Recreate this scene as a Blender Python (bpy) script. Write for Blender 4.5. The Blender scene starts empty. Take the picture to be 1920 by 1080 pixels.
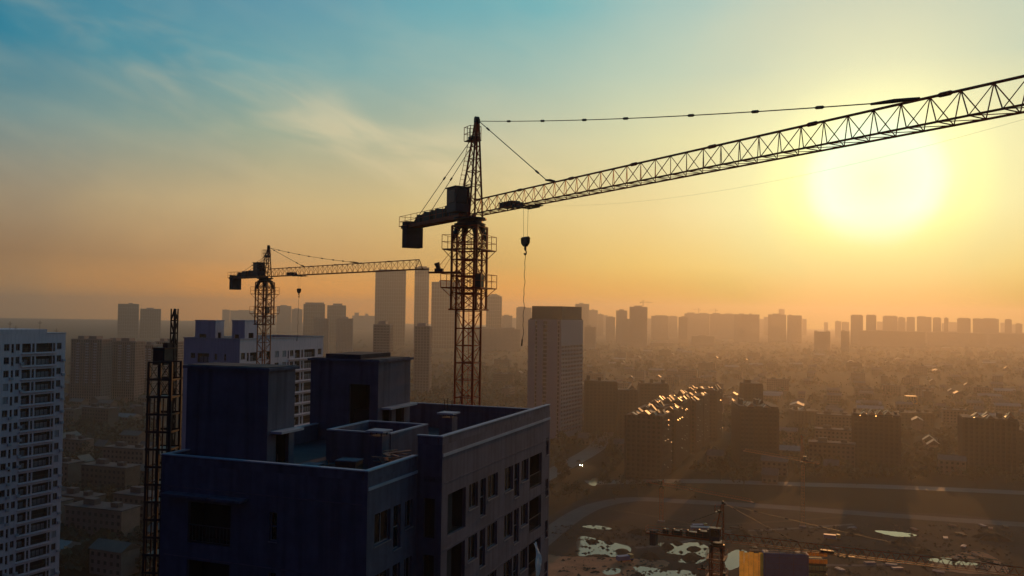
import bpy, math, random
from mathutils import Vector, Matrix

# ------------------------------------------------------------------ camera
sc = bpy.context.scene
col = sc.collection
F, H, HZ = 1650.0, 101.0, 590.0             # focal length in photo pixels, eye height, horizon row at mid frame
PITCH, ROLL = math.atan((HZ - 540) / F), math.radians(0.8)
cam = bpy.data.cameras.new('camera')
cam_o = bpy.data.objects.new('camera', cam)
col.objects.link(cam_o)
cam.sensor_width = 36
cam.lens = 36 * F / 1920
cam.clip_start, cam.clip_end = 0.5, 40000
ROT = Matrix.Rotation(math.pi / 2 + PITCH, 3, 'X') @ Matrix.Rotation(ROLL, 3, 'Z')
cam_o.matrix_world = Matrix.Translation((0, 0, H)) @ ROT.to_4x4()
sc.camera = cam_o


def ray(x, y):
    return (ROT @ Vector(((x - 960) / F, (540 - y) / F, -1))).normalized()


def P(x, y, Y):                              # point of the place at forward distance Y seen at photo pixel x, y
    d = ray(x, y)
    return Vector((d.x / d.y * Y, Y, H + d.z / d.y * Y))


def G(x, y, z=0.0):                          # point of the ground plane at photo pixel
    d = ray(x, y)
    t = (z - H) / d.z
    return Vector((d.x * t, d.y * t, z))


def zof(x, y, Y):
    return P(x, y, Y).z


def hit(o, d, x, y=800):                     # distance along the plan line o + s d to the bearing of a pixel
    r = ray(x, y)
    k = r.x / r.y
    return (k * o[1] - o[0]) / (d[0] - k * d[1])


# ------------------------------------------------------------------ world
SUN = ray(1640, 335)
SUN_EL, SUN_AZ = math.asin(SUN.z), math.atan2(SUN.x, SUN.y)
w = bpy.data.worlds.new('World')
sc.world = w
w.use_nodes = True
nt = w.node_tree
N, L = nt.nodes, nt.links
bg = N['Background']


def lin(c):
    return tuple((v / 255 / 12.92 if v / 255 <= .04045 else ((v / 255 + .055) / 1.055) ** 2.4) for v in c)


def wmath(op, a, b=None, c=None):
    n = N.new('ShaderNodeMath')
    n.operation = op
    for i, v in enumerate((a, b, c)):
        if v is None:
            continue
        if isinstance(v, (int, float)):
            n.inputs[i].default_value = v
        else:
            L.new(v, n.inputs[i])
    return n.outputs[0]


def wmap(v, a, b, c=0, d=1, smooth=False):
    n = N.new('ShaderNodeMapRange')
    n.interpolation_type = 'SMOOTHSTEP' if smooth else 'LINEAR'
    L.new(v, n.inputs[0])
    for i, q in enumerate((a, b, c, d)):
        n.inputs[i + 1].default_value = q
    return n.outputs[0]


def wmix(f, a, b, mode='MIX'):
    n = N.new('ShaderNodeMix')
    n.data_type = 'RGBA'
    n.blend_type = mode
    for i, v in ((0, f), (6, a), (7, b)):
        if isinstance(v, (int, float)):
            n.inputs[i].default_value = v
        elif isinstance(v, tuple):
            n.inputs[i].default_value = (*v, 1)
        else:
            L.new(v, n.inputs[i])
    return n.outputs[2]


tc = N.new('ShaderNodeTexCoord')
sep = N.new('ShaderNodeSeparateXYZ')
L.new(tc.outputs['Generated'], sep.inputs[0])
dot = N.new('ShaderNodeVectorMath')
dot.operation = 'DOT_PRODUCT'
L.new(tc.outputs['Generated'], dot.inputs[0])
dot.inputs[1].default_value = SUN
theta = wmath('DIVIDE', wmath('ARCCOSINE', wmath('MINIMUM', dot.outputs['Value'], 0.999999)), math.pi)
wob = N.new('ShaderNodeTexNoise')              # thin cloud in front of the sun breaks the edge of its glow
wob.inputs['Scale'].default_value = 9
wob.inputs['Detail'].default_value = 4
L.new(tc.outputs['Generated'], wob.inputs['Vector'])
theta_w = wmath('MULTIPLY', theta, wmath('ADD', 0.88, wmath('MULTIPLY', wob.outputs[0], 0.24)))
elev = wmath('MULTIPLY', wmath('ARCSINE', sep.outputs['Z']), 180 / math.pi)
TH = [0, 3.1, 4.4, 7.2, 10.8, 14.5, 22.7, 38.5, 52, 72, 110, 180]     # degrees from the sun
#SKYTABLE
SKY = {
    0.5: [(1.0000, 0.8714, 0.4020), (1.0000, 0.8308, 0.3515), (1.0000, 0.6795, 0.2232), (0.8963, 0.5029, 0.1144), (0.4383, 0.3344, 0.0020), (0.7094, 0.3253, 0.0020), (1.1114, 0.3828, 0.0020), (1.2189, 0.4080, 0.0020), (0.5720, 0.2849, 0.0859), (0.1221, 0.0887, 0.0762), (0.0168, 0.0137, 0.0343), (0.0048, 0.0048, 0.0194)],
    3.2: [(1.0000, 0.9560, 0.5149), (0.9911, 0.8714, 0.3763), (0.9823, 0.8070, 0.3050), (0.7960, 0.7105, 0.2611), (0.8429, 0.6502, 0.1987), (0.8528, 0.5915, 0.1540), (0.7196, 0.4348, 0.1162), (0.6363, 0.3483, 0.1295), (0.3593, 0.2053, 0.0938), (0.1384, 0.1022, 0.0887), (0.0168, 0.0144, 0.0423), (0.0048, 0.0052, 0.0242)],
    6.7: [(0.9216, 1.0000, 0.6867), (0.8994, 1.2481, 0.9122), (1.0543, 1.1704, 0.4552), (0.8969, 0.8712, 0.4265), (0.8772, 0.7726, 0.3716), (0.8230, 0.6759, 0.3051), (0.7487, 0.5804, 0.2367), (0.6081, 0.4455, 0.2176), (0.3493, 0.2794, 0.1806), (0.1384, 0.1170, 0.1070), (0.0152, 0.0176, 0.0545), (0.0044, 0.0060, 0.0343)],
    11.2: [(0.9216, 1.0000, 0.6867), (0.9400, 1.1901, 0.8286), (1.0857, 1.1172, 0.5442), (0.8556, 0.8627, 0.4749), (0.7712, 0.7588, 0.4169), (0.6826, 0.6920, 0.4042), (0.5670, 0.5650, 0.3651), (0.3013, 0.3908, 0.2993), (0.1559, 0.2831, 0.2910), (0.0762, 0.1119, 0.1441), (0.0110, 0.0203, 0.0685), (0.0037, 0.0065, 0.0452)],
    15.3: [(0.9216, 1.0000, 0.6867), (0.9131, 1.0000, 0.6584), (0.9216, 0.9216, 0.5457), (0.7244, 0.7694, 0.5053), (0.5606, 0.6536, 0.4839), (0.4867, 0.6205, 0.4797), (0.3238, 0.4995, 0.4398), (0.1280, 0.3478, 0.3893), (0.0228, 0.2112, 0.3123), (0.0296, 0.1022, 0.1559), (0.0075, 0.0212, 0.0762), (0.0030, 0.0065, 0.0497)],
    19.3: [(0.9216, 1.0000, 0.6867), (0.9131, 1.0000, 0.6584), (0.8714, 0.8714, 0.5457), (0.7157, 0.7305, 0.5029), (0.5776, 0.6445, 0.4910), (0.4098, 0.5784, 0.5092), (0.1628, 0.4494, 0.4794), (0.0976, 0.2961, 0.3916), (0.0252, 0.2086, 0.3140), (0.0176, 0.0976, 0.1683), (0.0056, 0.0212, 0.0802), (0.0030, 0.0065, 0.0529)],
    60: [(0.9216, 1.0000, 0.6867), (0.9131, 1.0000, 0.6584), (0.8714, 0.8714, 0.5457), (0.7157, 0.7305, 0.5029), (0.5149, 0.6105, 0.4910), (0.3515, 0.5271, 0.4793), (0.1274, 0.3515, 0.4125), (0.0482, 0.2232, 0.3231), (0.0160, 0.1441, 0.2542), (0.0091, 0.0802, 0.1559), (0.0044, 0.0194, 0.0802), (0.0030, 0.0065, 0.0529)],
}
#ENDTABLE
prev, sky = None, None
for e, row in SKY.items():
    rp = N.new('ShaderNodeValToRGB')
    cr = rp.color_ramp
    cr.interpolation = 'LINEAR'
    while len(cr.elements) < len(TH):
        cr.elements.new(0.5)
    for el, t, c in zip(cr.elements, TH, row):
        el.position = t / 180
        el.color = (*c, 1)
    L.new(theta_w, rp.inputs[0])
    sky = rp.outputs[0] if sky is None else wmix(wmap(elev, prev, e), sky, rp.outputs[0])
    prev = e
# thin streaks of high cloud, stretched along the wind
az = wmath('ARCTAN2', sep.outputs['X'], sep.outputs['Y'])
er = wmath('ARCSINE', sep.outputs['Z'])
ca, sa = math.cos(0.27), math.sin(0.27)
comb = N.new('ShaderNodeCombineXYZ')
L.new(wmath('SUBTRACT', wmath('MULTIPLY', az, ca * 5), wmath('MULTIPLY', er, sa * 5)), comb.inputs[0])
L.new(wmath('ADD', wmath('MULTIPLY', az, sa * 17), wmath('MULTIPLY', er, ca * 17)), comb.inputs[1])
nz = N.new('ShaderNodeTexNoise')
nz.inputs['Scale'].default_value = 1.35
nz.inputs['Detail'].default_value = 4
nz.inputs['Roughness'].default_value = 0.5
nz.inputs['Distortion'].default_value = 0.5
L.new(comb.outputs[0], nz.inputs['Vector'])
cl = wmap(nz.outputs[0], 0.36, 0.72, 0, 1, True)
qa = wmath('DIVIDE', wmath('SUBTRACT', wmath('ADD', wmath('MULTIPLY', az, sa), wmath('MULTIPLY', er, ca)), 0.143), 0.034)
band = wmath('EXPONENT', wmath('MULTIPLY', wmath('MULTIPLY', qa, qa), -1))
band = wmath('MULTIPLY', band, wmath('MULTIPLY', wmap(az, -0.62, -0.30), wmap(az, 0.10, -0.06)))
cl = wmath('MULTIPLY', cl, wmath('ADD', 0.22, wmath('MULTIPLY', band, 0.95)))
cl = wmath('MULTIPLY', cl, wmath('MULTIPLY', wmap(elev, 4, 9), wmap(elev, 26, 13)))
cl = wmath('MULTIPLY', cl, wmap(theta, 0.06, 0.16))
lum = wmath('MULTIPLY', wmap(theta, 0.0, 0.34, 1.25, 0.5), 1)
warm = wmix(1, (0.78, 0.60, 0.36), wmix(0, lum, lum), 'MULTIPLY')
sky = wmix(wmath('MULTIPLY', cl, 0.34), sky, warm)
sky = wmix(cl, sky, (0.125, 0.098, 0.05), 'ADD')
nish = N.new('ShaderNodeTexSky')
nish.sky_type = 'NISHITA'
nish.sun_disc = False
nish.sun_elevation, nish.sun_rotation = SUN_EL, SUN_AZ
nish.dust_density = 4
SKY_STRENGTH = 0.1
# the physical sky in a small share, the photograph's measured hazy dusk colours in the rest
sky = wmix(1, wmix(1, sky, (1 / SKY_STRENGTH,) * 3, 'MULTIPLY'), wmix(1, nish.outputs[0], (0.01,) * 3, 'MULTIPLY'), 'ADD')
L.new(sky, bg.inputs[0])
bg.inputs[1].default_value = SKY_STRENGTH
w.cycles.sampling_method = 'AUTOMATIC'

# ------------------------------------------------------------------ sun, exposure
sl = bpy.data.lights.new('sun', 'SUN')
sl.energy, sl.angle, sl.color = 1.18, math.radians(0.53), (1.0, 0.42, 0.115)
so = bpy.data.objects.new('sun', sl)
col.objects.link(so)
so.rotation_euler = Vector(SUN).to_track_quat('Z', 'Y').to_euler()
vs = sc.view_settings
vs.view_transform, vs.look, vs.exposure, vs.gamma, vs.use_curve_mapping = 'Standard', 'None', 0.0, 1.0, False
sc.render.engine = 'CYCLES'
cy = sc.cycles
cy.use_denoising = True
cy.max_bounces, cy.diffuse_bounces, cy.glossy_bounces, cy.volume_bounces = 5, 2, 3, 0
cy.transparent_max_bounces = 8
cy.use_adaptive_sampling = False
cy.sample_clamp_indirect = 4
HAZE_DENSITY, HAZE_G, HAZE_COLOR = 0.00020, 0.65, (0.92, 0.86, 0.78)

R = random.Random(11)


# ------------------------------------------------------------------ materials
def mat(name, c, rough=0.8, var=0.25, scale=0.6, metal=0.0, bump=0.0, stain=0.0, emit=0.0, objvar=0.0, spec=0.5, trans=0.0):
    m = bpy.data.materials.new(name)
    m.use_nodes = True
    n, l = m.node_tree.nodes, m.node_tree.links
    b = n['Principled BSDF']
    b.inputs['Roughness'].default_value = rough
    b.inputs['Metallic'].default_value = metal
    b.inputs['Specular IOR Level'].default_value = spec
    t = n.new('ShaderNodeTexCoord')
    ns = n.new('ShaderNodeTexNoise')
    ns.inputs['Scale'].default_value = scale
    ns.inputs['Detail'].default_value = 6
    ns.inputs['Roughness'].default_value = 0.65
    l.new(t.outputs['Object'], ns.inputs['Vector'])
    rp = n.new('ShaderNodeValToRGB')
    rp.color_ramp.elements[0].position, rp.color_ramp.elements[1].position = 0.32, 0.68
    rp.color_ramp.elements[0].color = (*[v * (1 - var) for v in c], 1)
    rp.color_ramp.elements[1].color = (*[min(1, v * (1 + var)) for v in c], 1)
    l.new(ns.outputs[0], rp.inputs[0])
    out = rp.outputs[0]
    if stain:                                   # rain streaks running down the wall
        mp = n.new('ShaderNodeMapping')
        mp.inputs['Scale'].default_value = (1.7, 1.7, 0.09)
        l.new(t.outputs['Object'], mp.inputs[0])
        n2 = n.new('ShaderNodeTexNoise')
        n2.inputs['Scale'].default_value = 1.2
        n2.inputs['Detail'].default_value = 5
        l.new(mp.outputs[0], n2.inputs['Vector'])
        r2 = n.new('ShaderNodeMapRange')
        for i, q in enumerate((0.45, 0.72, 1.0, 1.0 - stain)):
            r2.inputs[i + 1].default_value = q
        l.new(n2.outputs[0], r2.inputs[0])
        mx = n.new('ShaderNodeMix')
        mx.data_type, mx.blend_type = 'RGBA', 'MULTIPLY'
        mx.inputs[0].default_value = 1
        l.new(out, mx.inputs[6])
        l.new(r2.outputs[0], mx.inputs[7])
        out = mx.outputs[2]
    if objvar:
        oi = n.new('ShaderNodeObjectInfo')
        r3 = n.new('ShaderNodeMapRange')
        r3.inputs[3].default_value, r3.inputs[4].default_value = 1 - objvar, 1 + objvar
        l.new(oi.outputs['Random'], r3.inputs[0])
        mx = n.new('ShaderNodeMix')
        mx.data_type, mx.blend_type = 'RGBA', 'MULTIPLY'
        mx.inputs[0].default_value = 1
        l.new(out, mx.inputs[6])
        l.new(r3.outputs[0], mx.inputs[7])
        out = mx.outputs[2]
    l.new(out, b.inputs['Base Color'])
    if bump:
        bp = n.new('ShaderNodeBump')
        bp.inputs['Strength'].default_value = bump
        l.new(ns.outputs[0], bp.inputs['Height'])
        l.new(bp.outputs[0], b.inputs['Normal'])
    if trans:                                   # thin sheet that lets the light behind it through
        tr, mx = n.new('ShaderNodeBsdfTranslucent'), n.new('ShaderNodeMixShader')
        mx.inputs[0].default_value = trans
        l.new(out, tr.inputs[0])
        l.new(b.outputs[0], mx.inputs[1])
        l.new(tr.outputs[0], mx.inputs[2])
        l.new(mx.outputs[0], n['Material Output'].inputs[0])
    if emit:
        b.inputs['Emission Color'].default_value = (*c, 1)
        b.inputs['Emission Strength'].default_value = emit
    return m


M = {
    'raw': mat('raw_concrete', (0.115, 0.108, 0.15), 0.9, 0.3, 0.5, bump=0.25, stain=0.4),
    'render': mat('grey_render', (0.155, 0.128, 0.16), 0.88, 0.24, 0.35, bump=0.2, stain=0.38),
    'roofing': mat('roof_screed', (0.05, 0.053, 0.066), 0.95, 0.4, 0.35, bump=0.3),
    'coping': mat('pale_coping', (0.42, 0.43, 0.47), 0.75, 0.15, 0.8),
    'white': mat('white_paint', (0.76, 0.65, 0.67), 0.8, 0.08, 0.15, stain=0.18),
    'white2': mat('off_white_and_shade_white', (0.47, 0.46, 0.52), 0.8, 0.08, 0.15, stain=0.18),  # off-white balconies; also the slab front's blue shade put into its colour
    'frame': mat('window_frame', (0.22, 0.22, 0.24), 0.5, 0.05, 2, metal=0.3),
    'rail': mat('railing_metal', (0.12, 0.12, 0.13), 0.45, 0.1, 2, metal=0.6),
    'glass': mat('dark_glass', (0.012, 0.013, 0.017), 0.12, 0.3, 0.3),
    'curtain': mat('pale_curtain', (0.40, 0.38, 0.38), 0.9, 0.2, 1.5),
    'dark': mat('recess_shade', (0.03, 0.028, 0.03), 0.95, 0.3, 0.5),  # near-black recess walls, the shade inside openings put into the colour
    'crane': mat('orange_crane_paint', (0.44, 0.06, 0.014), 0.5, 0.25, 1.5, spec=0.4),
    'crane2': mat('faded_and_glint_orange', (0.42, 0.13, 0.05), 0.45, 0.25, 1.5, spec=0.4),
    'scaf': mat('dark_scaffold_steel', (0.035, 0.022, 0.022), 0.7, 0.3, 2),
    'steel': mat('dark_steel', (0.045, 0.042, 0.045), 0.5, 0.3, 2, metal=0.4),
    'rust': mat('rusty_steel', (0.085, 0.035, 0.022), 0.7, 0.35, 2),
    'cw': mat('counterweight_concrete', (0.07, 0.055, 0.055), 0.9, 0.2, 1),
    'cabin': mat('cabin_paint', (0.04, 0.042, 0.055), 0.45, 0.2, 1),
    'rope': mat('steel_rope', (0.05, 0.045, 0.04), 0.5, 0.1, 3),
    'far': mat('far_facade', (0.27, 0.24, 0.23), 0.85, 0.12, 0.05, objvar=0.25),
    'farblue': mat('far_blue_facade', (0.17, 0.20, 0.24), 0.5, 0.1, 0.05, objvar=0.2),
    'hotel': mat('grey_white_facade', (0.31, 0.305, 0.33), 0.8, 0.08, 0.05),
    'brick': mat('reddish_facade', (0.24, 0.165, 0.15), 0.85, 0.12, 0.1, objvar=0.1),
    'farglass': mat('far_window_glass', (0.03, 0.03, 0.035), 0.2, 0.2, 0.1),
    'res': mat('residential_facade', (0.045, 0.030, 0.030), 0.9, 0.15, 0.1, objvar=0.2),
    'gable': mat('glazed_roof_sheet', (0.30, 0.14, 0.07), 0.40, 0.2, 0.4, spec=0.7),
    'farpane': mat('haze_tinted_glass', (0.10, 0.095, 0.095), 0.5, 0.2, 0.1),  # paler glass, the haze over far windows put into its colour
    'awning': mat('tin_awning', (0.4, 0.36, 0.32), 0.3, 0.1, 1, metal=0.6),
    'glow': mat('ochre_tarpaulin', (0.80, 0.42, 0.07), 0.6, 0.2, 0.5, trans=0.75),
    'tile': mat('old_roof_tiles', (0.07, 0.04, 0.032), 0.5, 0.3, 0.5, objvar=0.4),
    'tin': mat('tin_roof', (0.16, 0.15, 0.15), 0.6, 0.2, 0.5, metal=0.1, objvar=0.3),
    'house': mat('house_wall', (0.16, 0.12, 0.10), 0.9, 0.2, 0.3, spec=0.2, objvar=0.35),
    'leaf': mat('foliage', (0.03, 0.032, 0.014), 0.95, 0.4, 0.6, objvar=0.35),
    'bark': mat('bark', (0.06, 0.045, 0.035), 0.95, 0.3, 2),
    'asphalt': mat('asphalt', (0.055, 0.055, 0.06), 0.7, 0.2, 0.05),
    'dirtroad': mat('dusty_road', (0.085, 0.075, 0.078), 0.9, 0.25, 0.05, spec=0.2),
    'paint': mat('road_paint', (0.6, 0.6, 0.58), 0.7, 0.1, 0.5),
    'clay': mat('red_clay', (0.46, 0.16, 0.08), 0.9, 0.4, 0.06, bump=0.4, spec=0.15),
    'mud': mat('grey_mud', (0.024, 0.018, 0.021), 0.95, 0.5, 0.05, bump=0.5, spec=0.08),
    'heap': mat('earth_heap', (0.05, 0.035, 0.028), 0.95, 0.4, 0.2, bump=0.5, spec=0.1),
    'yellow': mat('ochre_boards', (0.62, 0.36, 0.08), 0.55, 0.2, 0.6),
    'blue': mat('blue_paint_and_shade', (0.05, 0.08, 0.26), 0.5, 0.2, 0.5),  # truck and hut blue; the shell's shaded front is painted with it
    'sheet': mat('white_plastic_sheet', (0.7, 0.7, 0.72), 0.4, 0.1, 1),
    'timber': mat('timber', (0.30, 0.13, 0.09), 0.85, 0.35, 1.2),
    'tyre': mat('tyre_rubber', (0.02, 0.02, 0.02), 0.8, 0.1, 2),
    'carpaint': mat('silver_car_paint', (0.35, 0.35, 0.37), 0.25, 0.05, 1, metal=0.5, objvar=0.6),
    'lamp': mat('headlight_lamp', (1.0, 0.72, 0.38), 0.3, 0.0, 1, emit=260),
    'hut': mat('site_hut_panel', (0.20, 0.21, 0.25), 0.6, 0.1, 0.5),
}


def water_mat():
    m = mat('puddle_water', (0.035, 0.033, 0.026), 0.06, 0.3, 0.08)
    n, l = m.node_tree.nodes, m.node_tree.links
    b = n['Principled BSDF']
    b.inputs['IOR'].default_value = 1.36
    ns = n.new('ShaderNodeTexNoise')
    ns.inputs['Scale'].default_value = 0.8
    t = n.new('ShaderNodeTexCoord')
    l.new(t.outputs['Object'], ns.inputs['Vector'])
    bp = n.new('ShaderNodeBump')
    bp.inputs['Strength'].default_value = 0.02
    l.new(ns.outputs[0], bp.inputs['Height'])
    l.new(bp.outputs[0], b.inputs['Normal'])
    return m


M['water'] = water_mat()


def ground_mat():
    m = bpy.data.materials.new('ground_cover')
    m.use_nodes = True
    n, l = m.node_tree.nodes, m.node_tree.links
    b = n['Principled BSDF']
    b.inputs['Roughness'].default_value = 1.0
    b.inputs['Specular IOR Level'].default_value = 0.1
    t = n.new('ShaderNodeTexCoord')
    out = None
    for sc_, lo, hi in ((0.004, (0.010, 0.010, 0.007), (0.020, 0.015, 0.013)), (0.05, (0.4, 0.4, 0.4), (1.4, 1.3, 1.2))):
        ns = n.new('ShaderNodeTexNoise')
        ns.inputs['Scale'].default_value = sc_
        ns.inputs['Detail'].default_value = 8
        l.new(t.outputs['Object'], ns.inputs['Vector'])
        mx = n.new('ShaderNodeMix')
        mx.data_type = 'RGBA'
        mx.inputs[6].default_value, mx.inputs[7].default_value = (*lo, 1), (*hi, 1)
        l.new(ns.outputs[0], mx.inputs[0])
        if out is None:
            out = mx.outputs[2]
        else:
            m2 = n.new('ShaderNodeMix')
            m2.data_type, m2.blend_type = 'RGBA', 'MULTIPLY'
            m2.inputs[0].default_value = 1
            l.new(out, m2.inputs[6])
            l.new(mx.outputs[2], m2.inputs[7])
            out = m2.outputs[2]
    l.new(out, b.inputs['Base Color'])
    return m


M['ground'] = ground_mat()


# ------------------------------------------------------------------ builders
class MB:
    def __init__(self):
        self.v, self.f, self.mi = [], [], []
        self.cur = 0

    def poly(self, pts):
        i = len(self.v)
        self.v += [tuple(p) for p in pts]
        self.f.append(tuple(range(i, i + len(pts))))
        self.mi.append(self.cur)

    def box(self, x0, y0, z0, x1, y1, z1):
        i = len(self.v)
        self.v += [(x0, y0, z0), (x1, y0, z0), (x1, y1, z0), (x0, y1, z0), (x0, y0, z1), (x1, y0, z1), (x1, y1, z1), (x0, y1, z1)]
        for q in ((3, 2, 1, 0), (4, 5, 6, 7), (0, 1, 5, 4), (1, 2, 6, 5), (2, 3, 7, 6), (3, 0, 4, 7)):
            self.f.append(tuple(i + k for k in q))
            self.mi.append(self.cur)

    def bar(self, a, b, r, n=4, r2=None):
        a, b = Vector(a), Vector(b)
        d = (b - a).normalized()
        up = Vector((0, 0, 1)) if abs(d.z) < 0.9 else Vector((1, 0, 0))
        s = d.cross(up).normalized()
        t = s.cross(d)
        i = len(self.v)
        for p, rr in ((a, r), (b, r if r2 is None else r2)):
            for k in range(n):
                q = 2 * math.pi * (k + 0.5) / n
                self.v.append(tuple(p + s * math.cos(q) * rr + t * math.sin(q) * rr))
        for k in range(n):
            j = (k + 1) % n
            self.f.append((i + k, i + j, i + n + j, i + n + k))
            self.mi.append(self.cur)
        self.f.append(tuple(i + k for k in reversed(range(n))))
        self.f.append(tuple(i + n + k for k in range(n)))
        self.mi += [self.cur] * 2

    def line(self, pts, r, n=4):
        for a, b in zip(pts, pts[1:]):
            self.bar(a, b, r, n)

    def lathe(self, c, prof, n=12):             # profile of (radius, z) about a vertical axis
        i = len(self.v)
        for r, z in prof:
            for k in range(n):
                q = 2 * math.pi * k / n
                self.v.append((c[0] + r * math.cos(q), c[1] + r * math.sin(q), c[2] + z))
        for a in range(len(prof) - 1):
            for k in range(n):
                j = (k + 1) % n
                self.f.append((i + a * n + k, i + a * n + j, i + (a + 1) * n + j, i + (a + 1) * n + k))
                self.mi.append(self.cur)

    def mesh(self, name, ms):
        me = bpy.data.meshes.new(name)
        me.from_pydata(self.v, [], self.f)
        ms = ms if isinstance(ms, (list, tuple)) else [ms]
        for m in ms:
            me.materials.append(M[m])
        if len(ms) > 1:
            me.polygons.foreach_set('material_index', self.mi)
        me.update()
        return me

    def build(self, name, ms, parent=None, loc=(0, 0, 0), rz=0.0, **kw):
        return link(name, self.mesh(name, ms), parent, loc, rz, **kw)


def link(name, me, parent=None, loc=(0, 0, 0), rz=0.0, label=None, cat=None, group=None, kind=None):
    o = bpy.data.objects.new(name, me)
    col.objects.link(o)
    o.parent = parent
    o.location = loc
    o.rotation_euler.z = rz
    for k, v in (('label', label), ('category', cat), ('group', group), ('kind', kind)):
        if v:
            o[k] = v
    return o


def thing(name, label, cat, loc=(0, 0, 0), rz=0.0, group=None):
    return link(name, None, None, loc, rz, label, cat, group)


def copy_tree(o, parent=None):
    c = o.copy()
    col.objects.link(c)
    c.parent = parent
    for ch in o.children:
        copy_tree(ch, c)
    return c


# ------------------------------------------------------------------ setting: ground, haze
g = MB()
g.poly([(-8500, -8500, 0), (8500, -8500, 0), (8500, 8500, 0), (-8500, 8500, 0)])
g.build('ground', 'ground', kind='structure')


def haze_box():
    b = MB()
    b.box(-9000, -9000, -1, 9000, 9000, 215)
    me = b.mesh('haze', [])
    m = bpy.data.materials.new('haze_air')
    m.use_nodes = True
    n, l = m.node_tree.nodes, m.node_tree.links
    n.remove(n['Principled BSDF'])
    v = n.new('ShaderNodeVolumePrincipled')
    v.inputs['Color'].default_value = (*HAZE_COLOR, 1)
    v.inputs['Density'].default_value = HAZE_DENSITY
    v.inputs['Anisotropy'].default_value = HAZE_G
    l.new(v.outputs[0], n['Material Output'].inputs['Volume'])
    me.materials.append(m)
    link('haze', me, kind='stuff')


haze_box()


# ------------------------------------------------------------------ walls with punched openings
WIN = {}


def window_meshes(wd, ht, kind):
    key = (round(wd, 2), round(ht, 2), kind)
    if key in WIN:
        return WIN[key]
    f, p = MB(), MB()
    rv = 0.22
    t = 0.06
    if kind in ('win', 'curt', 'slit'):
        f.box(0, rv - .08, 0, t, rv - .02, ht)
        f.box(wd - t, rv - .08, 0, wd, rv - .02, ht)
        f.box(t, rv - .08, 0, wd - t, rv - .02, t)
        f.box(t, rv - .08, ht - t, wd - t, rv - .02, ht)
        if kind != 'slit':
            f.box(wd / 2 - t / 2, rv - .08, t, wd / 2 + t / 2, rv - .02, ht - t)
        else:
            f.box(t, rv - .08, ht / 2 - t / 2, wd - t, rv - .02, ht / 2 + t / 2)
        f.box(-.04, -.05, -.06, wd + .04, rv - .09, -.003)
        p.poly([(t, rv - .05, t), (wd - t, rv - .05, t), (wd - t, rv - .05, ht - t), (t, rv - .05, ht - t)])
    WIN[key] = (f.mesh('window', 'frame'), p.mesh('pane', 'curtain' if kind == 'curt' else 'glass'))
    return WIN[key]


def niche_meshes(wd, ht, kind, dp):
    key = (round(wd, 2), round(ht, 2), kind, dp)
    if key in WIN:
        return WIN[key]
    n, r, c = MB(), MB(), MB()
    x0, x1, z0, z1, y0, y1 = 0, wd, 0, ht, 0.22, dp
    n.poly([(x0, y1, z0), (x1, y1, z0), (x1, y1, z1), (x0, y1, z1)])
    n.poly([(x0, y0, z0), (x0, y1, z0), (x0, y1, z1), (x0, y0, z1)])
    n.poly([(x1, y1, z0), (x1, y0, z0), (x1, y0, z1), (x1, y1, z1)])
    n.poly([(x0, y0, z0), (x1, y0, z0), (x1, y1, z0), (x0, y1, z0)])
    n.poly([(x0, y1, z1), (x1, y1, z1), (x1, y0, z1), (x0, y0, z1)])
    r.box(0.02, .05, .95, wd - .02, .10, 1.0)
    r.box(0.02, .05, .10, wd - .02, .09, .14)
    k = max(3, int(wd / 0.22))
    for i in range(k + 1):
        x = .03 + (wd - .08) * i / k
        r.box(x, .06, .141, x + .025, .085, .949)
    if kind == 'bal':
        m = max(2, int(wd / 1.0))
        for i in range(m):
            x = wd * i / m + .06
            c.poly([(x, dp * .75, .05), (x + wd / m * .82, dp * .75, .05), (x + wd / m * .82, dp * .75, ht * .62), (x, dp * .75, ht * .62)])
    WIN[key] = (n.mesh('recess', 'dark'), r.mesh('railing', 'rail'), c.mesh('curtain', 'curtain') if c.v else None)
    return WIN[key]


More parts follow.
